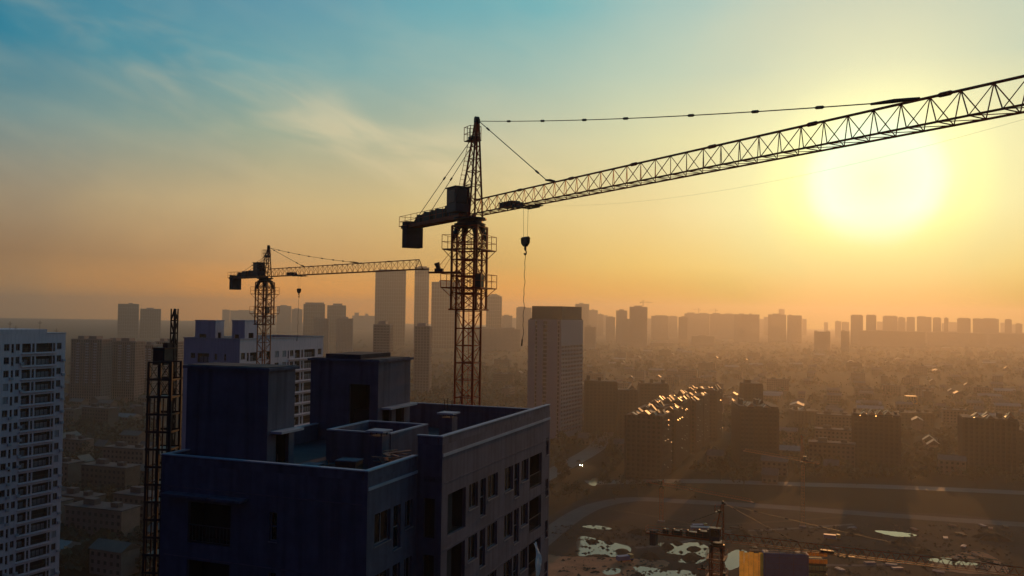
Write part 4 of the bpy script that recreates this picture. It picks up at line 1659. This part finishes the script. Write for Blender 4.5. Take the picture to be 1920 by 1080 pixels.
long_row()
for px, pw, yt, Y, ang, un, dep, flat, lab in (
        (1097, 60, 710, 770, -.05, 3, 18, (0,), 'dark block nearest the foot of the office tower'),
        (1160, 36, 727, 745, -.05, 2, 16, (0, 1), 'narrow dark block between two wider ones behind the glinting row'),
        (1200, 53, 715, 850, -.05, 3, 18, (0,), 'wide dark block behind the glinting roofs'),
        (1386, 72, 757, 600, -.1, 5, 34, (0, 1, 3), 'dark block with two bright gables in the middle of the estate'),
        (1395, 35, 715, 800, -.02, 1, 16, (0,), 'tall narrow block standing behind the two bright gables'),
        (1488, 46, 766, 820, -.1, 3, 20, (0, 1), 'hazy block behind the slim crane mast'),
        (1598, 78, 770, 610, -TW, 6, 22, (0, 1, 2, 3, 4), 'dark block with a descending roofline left of the yellow house'),
        (1688, 60, 780, 840, -.1, 4, 18, (0,), 'hazy low block with many chimneys right of the descending roofline'),
        (1805, 86, 777, 600, -TW, 5, 24, (0, 1, 2, 4), 'dark block with two bright roof strips near the right edge'),
        (1895, 60, 800, 640, -TW, 3, 20, (0,), 'dark block cut off by the right edge')):
    p = P(px, yt, Y)
    ln = pw / F * Y / max(.75, math.cos(ang))
    gabled_block(lab, Vector((p.x, p.y)), ang, ln, dep, max(12, p.z - 3), un, flat=flat)


# ------------------------------------------------------------------ small cranes on far towers
for px, py, Y, arm, lab in ((1206, 573, 2900, 1, 'tiny crane on the top of the dark unfinished tower'), (1310, 586, 4340, -1, 'left of two tiny faint cranes on the skyline slabs'), (1342, 587, 4180, -1, 'right of two tiny faint cranes on the skyline slabs')):
    p = P(px, py, Y)
    m = MB()
    q = 1.1
    hh = 20 if Y < 3000 else 24
    for sx in (-q, q):
        for sy in (-q, q):
            m.bar((sx, sy, 0), (sx, sy, hh), .28)
    for k in range(5):
        m.bar((-q, -q, hh * k / 5), (q, -q, hh * (k + 1) / 5), .22)
    m.bar((-8 * arm, 0, hh * .66), (32 * arm, 0, hh * .66), .6)
    m.bar((-8 * arm, 0, hh * .66), (0, 0, hh), .2)
    m.bar((24 * arm, 0, hh * .66), (0, 0, hh), .2)
    m.box(-9.5 * arm if arm > 0 else 6.5, -1, hh * .5, -6.5 * arm if arm > 0 else 9.5, 1, hh * .66)
    m.build('far_crane', 'rust', None, (p.x, p.y + 4, p.z - 2), 0, label=lab, cat='tower crane', group='tiny cranes on the skyline')


# ------------------------------------------------------------------ low houses and trees of the plain
def house_proto(i):
    w_, d_, h = ((11, 8, 6.5), (16, 9, 9.5), (22, 10, 13), (9, 9, 5), (30, 11, 16), (26, 14, 6))[i]
    b = MB()
    b.box(-w_ / 2, -d_ / 2, 0, w_ / 2, d_ / 2, h)
    root = b.mesh('house', 'house')
    r = MB()
    if i in (0, 1, 3, 5):
        rh = d_ * (.42 if i in (0, 3) else .30 if i != 5 else .2)
        e = .5
        x0, x1, y0, y1 = -w_ / 2 - e, w_ / 2 + e, -d_ / 2 - e, d_ / 2 + e
        r.poly([(x0, y0, h + .01), (x1, y0, h + .01), (x1, 0, h + rh), (x0, 0, h + rh)])
        r.poly([(x1, y1, h + .01), (x0, y1, h + .01), (x0, 0, h + rh), (x1, 0, h + rh)])
        r.poly([(x0, y0, h + .01), (x0, 0, h + rh), (x0, y1, h + .01)])
        r.poly([(x1, y1, h + .01), (x1, 0, h + rh), (x1, y0, h + .01)])
    else:
        r.box(-w_ / 2 - .3, -d_ / 2 - .3, h + .01, w_ / 2 + .3, d_ / 2 + .3, h + .5)
        r.box(-w_ * .3, -1.5, h + .51, -w_ * .1, 2, h + 3)
        r.box(w_ * .2, -2, h + .51, w_ * .33, 1, h + 2.4)
    wn = MB()
    n = int(w_ / 3)
    for k in range(max(1, int(h / 3))):
        for j in range(n):
            x = -w_ / 2 + (j + .5) * w_ / n
            for s in (-1, 1):
                y = s * (d_ / 2 + .03)
                q = [(x - .7, y, k * 3 + 1), (x + .7, y, k * 3 + 1), (x + .7, y, k * 3 + 2.4), (x - .7, y, k * 3 + 2.4)]
                wn.poly(q if s < 0 else q[::-1])
    return root, r.mesh('roof', 'tin' if i == 5 else ('roofing' if i in (2, 4) else 'tile')), wn.mesh('window_row', 'farglass')


HP = [house_proto(i) for i in range(6)]
HL = ['low gabled tile roof house', 'broad three storey tile roof house', 'flat roofed four storey house', 'small square tile roof house', 'long flat roofed block', 'low tin roof shed']
HN = ['tiled houses on the plain'] * 2 + ['flat roofed houses on the plain', 'tiled houses on the plain', 'long blocks on the plain', 'tin sheds on the plain']
occupied = []


def add_house(i, x, y, rz):
    root = link('house' if i != 5 else 'shed', HP[i][0], None, (x, y, 0), rz, HL[i] + where(x, y), 'house' if i != 5 else 'shed', HN[i])
    link('roof', HP[i][1], root)
    link('window_row', HP[i][2], root, kind='stuff')
    occupied.append((x, y, 14))


def tree_proto(i):
    rr = random.Random(50 + i)
    h = (8, 10, 7, 12, 9, 6)[i]
    c = MB()
    blobs = [(rr.uniform(-.22, .22) * h, rr.uniform(-.22, .22) * h, h * rr.uniform(.45, .85), h * rr.uniform(.14, .26)) for _ in range(7)]
    for _ in range(230):
        bx, by, bz, br = rr.choice(blobs)
        d = Vector((rr.gauss(0, 1), rr.gauss(0, 1), rr.gauss(0, 1))).normalized() * br * rr.uniform(.55, 1.08)
        p = Vector((bx, by, bz)) + Vector((d.x, d.y, d.z * .8))
        a = Vector((rr.gauss(0, 1), rr.gauss(0, 1), rr.gauss(0, 1))).normalized()
        b = a.cross(Vector((rr.gauss(0, 1), rr.gauss(0, 1), rr.gauss(0, 1)))).normalized()
        s = h * rr.uniform(.035, .065)
        c.poly([p - a * s, p - b * s * .7, p + a * s, p + b * s * .7])
    t = MB()
    t.bar((0, 0, 0), (0, 0, h * .5), .22, 6, .12)
    for k in range(4):
        bx, by, bz, br = blobs[k]
        t.bar((0, 0, h * (.3 + .05 * k)), (bx * .8, by * .8, bz), .09, 5, .04)
    return c.mesh('crown', 'leaf'), t.mesh('trunk', 'bark')


TP = [tree_proto(i) for i in range(6)]
TN = ['round dark tree', 'tall uneven dark tree', 'low spreading dark tree']


def add_tree(i, x, y, s, lab=None, grp='trees between the houses'):
    root = link('tree', None, None, (x, y, 0), R.uniform(0, 6.28), lab or TN[i % 3] + where(x, y), 'tree', grp)
    for nm, me in (('crown', TP[i][0]), ('trunk', TP[i][1])):
        o = link(nm, me, root)
        o.scale = (s, s, s)


BL = [(o.location.x, o.location.y) for o in bpy.data.objects if o.parent is None and o.get('category') in ('apartment block', 'tower block', 'office tower')]


MARKS = [('the row with glinting roofs', 1230, 800), ('the white office tower', 1045, 790), ('the two gable block', 1420, 800), ('the slim crane mast', 1505, 880),
         ('the descending roofline block', 1640, 810), ('the small yellow house', 1708, 750), ('the bright stripped block', 1850, 830), ('the tall crane mast', 875, 740),
         ('the left edge block', 120, 850), ('the hoist scaffold', 290, 850), ('the reddish apartment towers', 195, 740), ('the long site road', 1600, 930), ('the misty treeline', 1200, 680), ('the far even tower pair', 1620, 680), ('the skyline gap', 1540, 670), ('the right skyline slabs', 1850, 680), ('the curved street', 1090, 880), ('the dark low crane', 1344, 1030), ('the blue shaded front', 1470, 1060), ('the sunlit bare patch', 1830, 1055), ('the site road bend', 1150, 945)]


def where(x, y):
    best = None
    for nm, mx_, my in MARKS:
        g_ = G(mx_, my)
        dx, dy = (x / y - g_.x / g_.y) * F, (1 / y - 1 / g_.y) * H * F
        d = dx * dx + dy * dy
        if best is None or d < best[0]:
            best = (d, nm, dx, dy)
    _, nm, dx, dy = best
    if abs(dx) > abs(dy) * 1.2:
        return (' far' if abs(dx) > 60 else '') + (' left of ' if dx < 0 else ' right of ') + nm
    return (' well' if abs(dy) > 25 else '') + (' in front of ' if dy > 0 else ' beyond ') + nm


def free(x, y, r):
    qx, qy = 960 + F * x / y, HZ + H * F / y + x / y * F * math.sin(ROLL)      # keep streets and the pond clear
    if (1064 < qx < 1142 and 842 < qy < 922) or (qx > 1090 and abs(qy - 903 - (qx - 1100) * .026) < 8):
        return False
    for bx, by, br in occupied:
        if (x - bx) ** 2 + (y - by) ** 2 < (br * .5 + r) ** 2:
            return False
    for bx, by in BL:
        if -8 < x - bx < 42 and -22 < y - by < 34:
            return False
    return True


def scatter(n, x0, x1, y0, y1, fn, r, snap=False):
    k = tries = 0
    while k < n and tries < n * 12:
        tries += 1
        p = G(R.uniform(x0, x1), R.uniform(y0, y1))
        if snap:                                # rows of roofs along the streets of the old quarter
            a_, b_ = p.x * U.x + p.y * U.y, p.x * V.x + p.y * V.y
            a_, b_ = round(a_ / 37) * 37 + R.uniform(-2, 2), round(b_ / 27) * 27 + R.uniform(-2, 2)
            p = Vector((a_ * U.x + b_ * V.x, a_ * U.y + b_ * V.y, 0))
        if free(p.x, p.y, r):
            fn(p)
            k += 1


def rnd_house(p):
    i = R.choices(range(6), (4, 5, 4, 4, 2, 3))[0]
    add_house(i, p.x, p.y, -TW + R.choice((0, 0, 0, 0, math.pi / 2)) + R.uniform(-.05, .05))


scatter(215, 1060, 1935, 655, 800, rnd_house, 8, True)
scatter(20, 1060, 1935, 800, 905, rnd_house, 8, True)
scatter(34, 125, 275, 728, 800, rnd_house, 8, True)
scatter(14, 115, 275, 835, 930, rnd_house, 8, True)
scatter(16, 690, 990, 690, 765, rnd_house, 8, True)
scatter(16, 112, 300, 930, 1060, rnd_house, 8, True)
scatter(45, 112, 300, 900, 1075, lambda p: add_tree(R.randrange(6), p.x, p.y, R.uniform(.8, 1.3)), 3)
scatter(150, 1050, 1935, 690, 925, lambda p: add_tree(R.randrange(6), p.x, p.y, R.uniform(.8, 1.5)), 3)
scatter(34, 1030, 1200, 800, 940, lambda p: add_tree(R.randrange(6), p.x, p.y, R.uniform(.8, 1.4)), 3)
scatter(40, 120, 300, 740, 960, lambda p: add_tree(R.randrange(6), p.x, p.y, R.uniform(.8, 1.3)), 3)
scatter(26, 690, 990, 690, 770, lambda p: add_tree(R.randrange(6), p.x, p.y, R.uniform(1, 1.7)), 3)
for px, py, s in ((1113, 690, 2.1), (1157, 690, 2.0), (1196, 688, 2.5), (1219, 689, 2.2), (962, 712, 2.4), (905, 708, 2.6), (930, 708, 2.6)):
    p = G(px, py + 10)
    add_tree(R.randrange(6), p.x, p.y, s, 'large rounded tree standing over the misty treeline', 'large trees in the mist')


def woods():
    m = MB()
    rr = random.Random(5)
    for (x0, x1, y0, y1, n) in ((1050, 1935, 642, 700, 2600), (1050, 1935, 700, 900, 1500), (130, 1000, 640, 720, 1200), (110, 290, 720, 900, 350), (110, 300, 900, 1075, 420), (690, 995, 692, 770, 520)):
        for _ in range(n):
            c = G(rr.uniform(x0, x1), rr.uniform(y0, y1))
            if not free(c.x, c.y, 2):
                continue
            s = rr.uniform(3, 6.5)
            for _k in range(16):
                d = Vector((rr.gauss(0, 1), rr.gauss(0, 1), abs(rr.gauss(0, .8)))).normalized() * s * rr.uniform(.6, 1)
                p = c + Vector((0, 0, s * .5)) + d
                a = Vector((rr.gauss(0, 1), rr.gauss(0, 1), rr.gauss(0, 1))).normalized()
                b = a.cross(Vector((rr.gauss(0, 1), rr.gauss(0, 1), 1))).normalized()
                q = s * .3
                m.poly([p - a * q, p - b * q, p + a * q, p + b * q])
    m.build('treetops', 'leaf', kind='stuff')


woods()
# pale yellow house
p = G(1708, 757)
yh = thing('house', 'small pale yellow house catching the light among dark roofs', 'house', (p.x, p.y, 0), -.1)
m = MB()
m.box(-6, -5, 0, 6, 5, 9)
m.build('wall', 'yellow', yh)
m = MB()
m.box(-6.4, -5.4, 9.01, 6.4, 5.4, 9.5)
m.build('roof', 'tile', yh)
m = MB()
for k in range(3):
    for x in (-4, -1, 2):
        m.box(x, -5.06, 1 + k * 2.8, x + 1.6, -5.01, 2.6 + k * 2.8)
m.build('window_row', 'farglass', yh)


# ------------------------------------------------------------------ building site
def sheet(name, pts, m, z, **kw):
    b = MB()
    b.poly([(p.x, p.y, z) for p in [G(*q) for q in pts]][::-1])
    return b.build(name, m, kind='structure', **kw)


def smooth(pts, n=4, jit=0.0):
    n = n * 3 if jit else n
    out = []
    k = len(pts)
    for i in range(k):
        p0, p1, p2, p3 = pts[i - 1], pts[i], pts[(i + 1) % k], pts[(i + 2) % k]
        for j in range(n):
            t = j / n
            q = [.5 * ((2 * b) + (-a + c) * t + (2 * a - 5 * b + 4 * c - d) * t * t + (-a + 3 * b - 3 * c + d) * t ** 3) for a, b, c, d in zip(p0, p1, p2, p3)]
            out.append((q[0] + R.uniform(-jit, jit), q[1] + R.uniform(-jit, jit) * .45))
    return out


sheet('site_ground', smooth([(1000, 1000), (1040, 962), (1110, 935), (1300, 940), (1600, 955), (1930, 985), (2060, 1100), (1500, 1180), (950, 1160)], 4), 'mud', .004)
sheet('clay_ground', smooth([(1000, 1046), (1060, 1043), (1150, 1046), (1240, 1050), (1250, 1062), (1190, 1075), (1140, 1100), (1000, 1120)], 4, 2), 'clay', .008)
sheet('sunlit_bare_ground', smooth([(1795, 1038), (1835, 1034), (1862, 1044), (1890, 1066), (1880, 1076), (1800, 1074), (1745, 1060)], 3, 1), 'clay', .008)  # bare patch whose sunlit orange is put into the clay colour


def ribbon(name, pts, w_, m, z, **kw):
    b = MB()
    c = [G(*q) for q in pts]
    fine = []
    for i in range(len(c) - 1):
        p0, p1, p2, p3 = c[max(0, i - 1)], c[i], c[i + 1], c[min(len(c) - 1, i + 2)]
        for j in range(8):
            t = j / 8
            fine.append(.5 * ((2 * p1) + (p2 - p0) * t + (2 * p0 - 5 * p1 + 4 * p2 - p3) * t * t + (3 * p1 - p0 - 3 * p2 + p3) * t ** 3))
    fine.append(c[-1])
    for i in range(len(fine) - 1):
        d = (fine[i + 1] - fine[i]).normalized()
        d2 = (fine[min(i + 2, len(fine) - 1)] - fine[i + 1]).normalized() if i + 2 < len(fine) else d
        n0, n1 = Vector((-d.y, d.x, 0)) * w_ / 2, Vector((-d2.y, d2.x, 0)) * w_ / 2
        a, e = fine[i], fine[i + 1]
        b.poly([(a.x - n0.x, a.y - n0.y, z), (e.x - n1.x, e.y - n1.y, z), (e.x + n1.x, e.y + n1.y, z), (a.x + n0.x, a.y + n0.y, z)])
    return b.build(name, m, kind='structure', **kw), fine


ribbon('site_road', [(960, 1060), (1045, 990), (1090, 960), (1130, 945), (1190, 936), (1280, 940), (1450, 950), (1650, 965), (1940, 985)], 11, 'dirtroad', .016)
_, street = ribbon('street', [(1010, 900), (1070, 868), (1110, 845), (1128, 828), (1140, 800)], 14, 'asphalt', .012)
ribbon('street', [(1100, 905), (1300, 902), (1500, 908), (1700, 914), (1940, 925)], 13, 'asphalt', .012)

for nm, pts, jit in (('puddle', [(1084, 1009), (1105, 1007), (1132, 1015), (1160, 1019), (1182, 1027), (1178, 1038), (1152, 1044), (1120, 1039), (1084, 1041)], 1.2),
                     ('puddle', [(1234, 1018), (1268, 1020), (1302, 1017), (1326, 1024), (1333, 1040), (1310, 1056), (1272, 1053), (1286, 1042), (1250, 1036)], 1.5),
                     ('puddle', [(1188, 1063), (1222, 1064), (1250, 1070), (1292, 1070), (1302, 1084), (1240, 1096), (1206, 1078)], 1.5),
                     ('puddle', [(1130, 1071), (1148, 1066), (1163, 1067), (1160, 1075), (1138, 1078)], .8),
                     ('puddle', [(1092, 987), (1115, 985), (1145, 990), (1140, 993), (1110, 991)], .8),
                     ('puddle', [(1740, 1050), (1770, 1046), (1830, 1056), (1834, 1060), (1780, 1058)], .8),
                     ('puddle', [(1360, 1044), (1385, 1030), (1405, 1040), (1390, 1060), (1365, 1068)], 1),
                     ('puddle', [(1640, 995), (1690, 998), (1720, 1004), (1680, 1006)], .8),
                     ('pond', [(1104, 905), (1112, 896), (1124, 893), (1129, 883), (1138, 881), (1136, 890), (1125, 899), (1117, 910), (1108, 910)], .6)):
    sheet(nm, smooth(pts, 5, jit), 'water', .02)


def heap(px, py, r, h, lab):
    p = G(px, py)
    m = MB()
    rings, n = 5, 14
    rr = random.Random(int(px * 7 + py))
    jit = [rr.uniform(.7, 1.25) for _ in range(n)]
    grid = []
    for k in range(rings):
        f = k / rings
        grid.append([(r * (1 - f) * jit[j] * math.cos(6.283 * j / n) * 1.4, r * (1 - f) * jit[j] * math.sin(6.283 * j / n), h * math.sin(f * 1.57) * rr.uniform(.85, 1.15) - (.1 if not k else 0)) for j in range(n)])
    for k in range(rings - 1):
        for j in range(n):
            i = (j + 1) % n
            m.poly([grid[k][j], grid[k][i], grid[k + 1][i], grid[k + 1][j]])
    m.poly(grid[-1])
    m.build('earth_heap', 'heap', None, (p.x, p.y, .01), rr.uniform(0, 3), label=lab, cat='earth heap', group='earth heaps on the building site')


for q in ((1110, 1016, 2.2, 1.2, 'small dark earth heap in the back of the large pale puddle'), (1142, 1018, 2.0, .9, 'flat dark earth heap on the rim of the large puddle'), (1166, 1035, 3.2, 1.2, 'broad dark earth heap at the right end of the large puddle'),
          (1250, 1026, 2.8, 2.0, 'dark earth heap at the left end of the puddle by the dark crane'), (1270, 1019, 2.0, 1.2, 'small earth heap behind the puddle by the dark crane'), (1300, 1030, 2.4, 1.4, 'earth heap in the middle of the puddle by the dark crane'),
          (1296, 1047, 3.4, 2.2, 'large dark earth heap in front of the puddle by the dark crane'), (1200, 1000, 4.5, 2.4, 'long earth bank behind the puddles left of the counterweight'), (1220, 1046, 4.0, 2.2, 'earth heap between the two puddles'),
          (1390, 1000, 5.0, 2.5, 'long earth bank behind the dark crane head'), (1600, 1000, 6.0, 2.2, 'wide low earth bank right of the dark crane'), (1690, 1020, 5.0, 2.4, 'earth heap left of the sunlit bare patch'), (1860, 1010, 6, 2.6, 'earth bank near the right edge of the site'), (1730, 1035, 4, 2.0, 'earth heap at the rim of the sunlit bare patch')):
    heap(*q)


def rubble():
    m = MB()
    rr = random.Random(9)
    spots = [(1084, 1180, 1004, 1046, 45), (1186, 1345, 1012, 1080, 120), (1350, 1480, 985, 1035, 120), (1040, 1250, 985, 1012, 120), (1500, 1900, 985, 1075, 420), (1040, 1240, 1040, 1080, 60)]
    for x0, x1, y0, y1, n in spots:
        for _ in range(n):
            c = G(rr.uniform(x0, x1), rr.uniform(y0, y1))
            for _k in range(rr.randrange(1, 5)):
                s_ = rr.choice((.25, .35, .5, .9))
                p = c + Vector((rr.gauss(0, 1.2), rr.gauss(0, 1.2), .02))
                q = [(p.x + s_ * rr.uniform(.6, 1.4) * math.cos(a), p.y + s_ * rr.uniform(.6, 1.4) * math.sin(a), .012) for a in (0, 1.3, 2.5, 3.8, 5.0)]
                t_ = (p.x + rr.uniform(-.2, .2) * s_, p.y, .02 + s_ * rr.uniform(.3, .8))
                for i in range(5):
                    m.poly([q[i], q[(i + 1) % 5], t_])
    m.build('rubble', 'heap', kind='stuff')


rubble()
for k in range(9):                              # wheel ruts across the mud
    x0, y0 = R.uniform(1180, 1850), R.uniform(965, 1060)
    dx, dy = R.uniform(60, 190), R.uniform(-14, 16)
    ribbon('wheel_track', [(x0 - dx, y0 - dy), (x0, y0 + R.uniform(-4, 4)), (x0 + dx, y0 + dy)], 2.6, 'dirtroad' if k % 2 else 'heap', .0125 + .0004 * k)


def vehicle(x, y, rz, lab, kind='car', lit=False, grp=None):
    e = thing('parked_car' if kind == 'car' else 'site_truck', lab, 'car' if kind == 'car' else 'truck', (x, y, .02), rz, grp)
    b, g_, wl = MB(), MB(), MB()
    if kind == 'car':
        prof = [(-2.2, .35), (2.2, .35), (2.25, .75), (1.2, .95), (-2.1, .98), (-2.25, .7)]
        cabp = [(-1.7, .981), (.95, .965), (.3, 1.45), (-1.2, 1.48)]
        hw = .85
    else:
        prof = [(-3.6, .6), (3.6, .6), (3.6, 1.0), (-3.6, 1.0)]
        cabp = [(1.9, 1.001), (3.6, 1.001), (3.55, 2.6), (1.95, 2.7)]
        hw = 1.2
    for mb, pr, hh in ((b, prof, hw), (g_, cabp, hw * .88)):
        for s in (-1, 1):
            q = [(px, s * hh, pz) for px, pz in pr]
            mb.poly(q if s < 0 else q[::-1])
        for (xa, za), (xb, zb) in zip(pr, pr[1:] + pr[:1]):
            mb.poly([(xa, hh, za), (xb, hh, zb), (xb, -hh, zb), (xa, -hh, za)])
    if kind != 'car':
        b.box(-3.6, -1.2, 1.002, 1.7, 1.2, 2.3)
    b.build('body', 'carpaint' if kind == 'car' else 'blue', e)
    g_.build('cabin', 'glass' if kind == 'car' else 'yellow', e)
    for wx in ((-1.35, 1.35) if kind == 'car' else (-2.4, 2.6)):
        for s in (-1, 1):
            wl = MB()
            wl.bar((wx, s * (hw - .12), .33), (wx, s * (hw + .05), .33), .33 if kind == 'car' else .48, 12)
            wl.build('wheel', 'tyre', e)
    if lit:
        for s in (-1, 1):
            l_ = MB()
            l_.bar((2.2, s * .6, .68), (2.29, s * .6, .68), .15, 10)
            l_.build('headlight', 'lamp', e)
    return e


p = G(1090, 873)
vehicle(p.x, p.y, math.atan2(-p.y, -p.x), 'car on the street with both headlights shining towards the viewer', lit=True)
for k, (px, py) in enumerate(((1060, 880), (1076, 866), (1118, 842))):
    p = G(px, py)
    vehicle(p.x + 3, p.y, 1.0 + math.pi * (k % 2), ['pale car on the street below the grey block corner', 'pale car on the street just behind the lit car', 'pale car far up the street by the office tower'][k], grp='cars on the street')
for px, py, a, lab in ((1172, 1052, .4, 'blue tipper truck beside the clay ground'), (1560, 1012, -.3, 'blue tipper truck right of the dark crane on the site'), (1312, 992, .1, 'blue tipper truck behind the dark crane mast')):
    p = G(px, py)
    vehicle(p.x, p.y, a, lab, 'truck', grp='trucks on the building site')
# blue site hut behind the dark crane
p = G(1296, 1000)
e = thing('site_hut', 'blue site hut on the mud behind the dark crane mast', 'site hut', (p.x, p.y, .02), -.1)
m = MB()
m.box(0, 0, 0, 9, 3, 2.7)
m.build('wall', 'blue', e)
m = MB()
m.box(-.2, -.3, 2.71, 9.2, 3.3, 2.85)
m.build('roof', 'hut', e)
for k in range(2):
    m = MB()
    m.box(4.5 * k + 1, -.05, 0.1, 4.5 * k + 1.9, -.01, 2.1)
    m.build('door', 'steel', e)
    m = MB()
    m.box(4.5 * k + 2.6, -.05, 1, 4.5 * k + 3.9, -.01, 2)
    m.build('window', 'glass', e)


# building rising out of the site, blue shade of its front put into the colour, with ochre shuttering
def site_building():
    Y = 285.0
    p = P(1432, 1037, Y)
    top = p.z
    an = -.12
    root = thing('building_shell', 'unfinished block with a blue shaded front and glowing ochre tarpaulins at the bottom edge', 'building shell', (p.x, p.y, 0), an)
    ca, sa_ = math.cos(an), math.sin(an)
    wd = 14.0
    m = MB()
    m.box(0, 0, 0, wd, 4, top)
    m.build('core', 'blue', root)  # blue shade of the front is put into the core's colour
    for i in range(5):
        for k in range(5):
            z1 = top - 2.6 * k - (i % 2) * .3 * (k == 0)
            b = MB()
            b.poly([(-1.5 * (i + 1) - .0, .2 * i, z1 - 2.55), (-1.5 * i - .06, .2 * i, z1 - 2.55), (-1.5 * i - .06, .2 * i + .5, z1 - .03), (-1.5 * (i + 1), .2 * i + .5, z1 - .03)])
            b.build('tarpaulin', 'glow', root)
    for k in range(8):
        b = MB()
        b.box(.2 + k * 1.7, .4, top + .003, .2 + k * 1.7 + 1.5, 3.8, top + .12)
        b.build('deck_panel', 'timber' if k % 3 else 'tin', root)
    for k in range(14):
        b = MB()
        b.bar((R.uniform(.5, wd - .5), R.uniform(.5, 3.6), top + .2), (R.uniform(.5, wd - .5), R.uniform(.5, 3.6), top + .4), .06)
        b.build('steel_bar', 'rust', root)
    for x in (0.4, 4.7, 9.2, 13.4):
        for y in (-.9,):
            b = MB()
            b.bar((x, y, 0), (x, y, top + 1.2), .05, 6)
            b.build('scaffold_post', 'rust', root)
    for k in range(5):
        b = MB()
        b.bar((-.2, -.9, top - 1.9 * k + .9), (wd + .2, -.9, top - 1.9 * k + .9), .04, 6)
        b.build('scaffold_rail', 'rust', root)
    # second shell with stacked ochre timber
    q = P(1500, 1033, 300)
    r2 = thing('building_shell', 'low unfinished shell with glowing ochre formwork right of the blue shaded front', 'building shell', (q.x, q.y, 0), -.1)
    m = MB()
    m.box(0, 1.5, 0, 9, 10, q.z - 4)
    m.build('core', 'mud', r2)
    for i in range(7):
        for k in range(4):
            b = MB()
            x = .1 + i * 1.28
            b.box(x, -.35 - .2 * (k % 2), q.z - 1.5 - 2.4 * k, x + 1.1, -.05, q.z - .1 - 2.4 * k)
            b.build('formwork_panel', 'glow' if k < 2 else 'yellow', r2)  # translucent ochre on the upper boards makes them glow as if sunlit
    for i in range(10):
        b = MB()
        b.box(.3, 1.6 + i * .8, q.z - 3.998, 8.7, 1.6 + i * .8 + .6, q.z - 3.8 + .1 * (i % 3))
        b.build('timber_bundle', 'yellow' if i % 2 else 'timber', r2)


site_building()
for k in range(26):
    p = G(R.uniform(1350, 1900), R.uniform(985, 1075))
    lab = ['stack of grey panels on the mud', 'stack of rusty bars on the mud', 'stack of reddish boards on the mud'][k % 3]
    e = thing('material_stack', lab + where(p.x, p.y), 'material stack', (p.x, p.y, .012), R.uniform(0, 3), 'material stacks on the site')
    for j in range(4):
        m = MB()
        m.box(-2.2, -1 + j * .5, 0, 2.2, -1 + j * .5 + .42, .5 + .25 * R.random())
        m.build('bundle', ('hut', 'rust', 'timber')[k % 3], e)
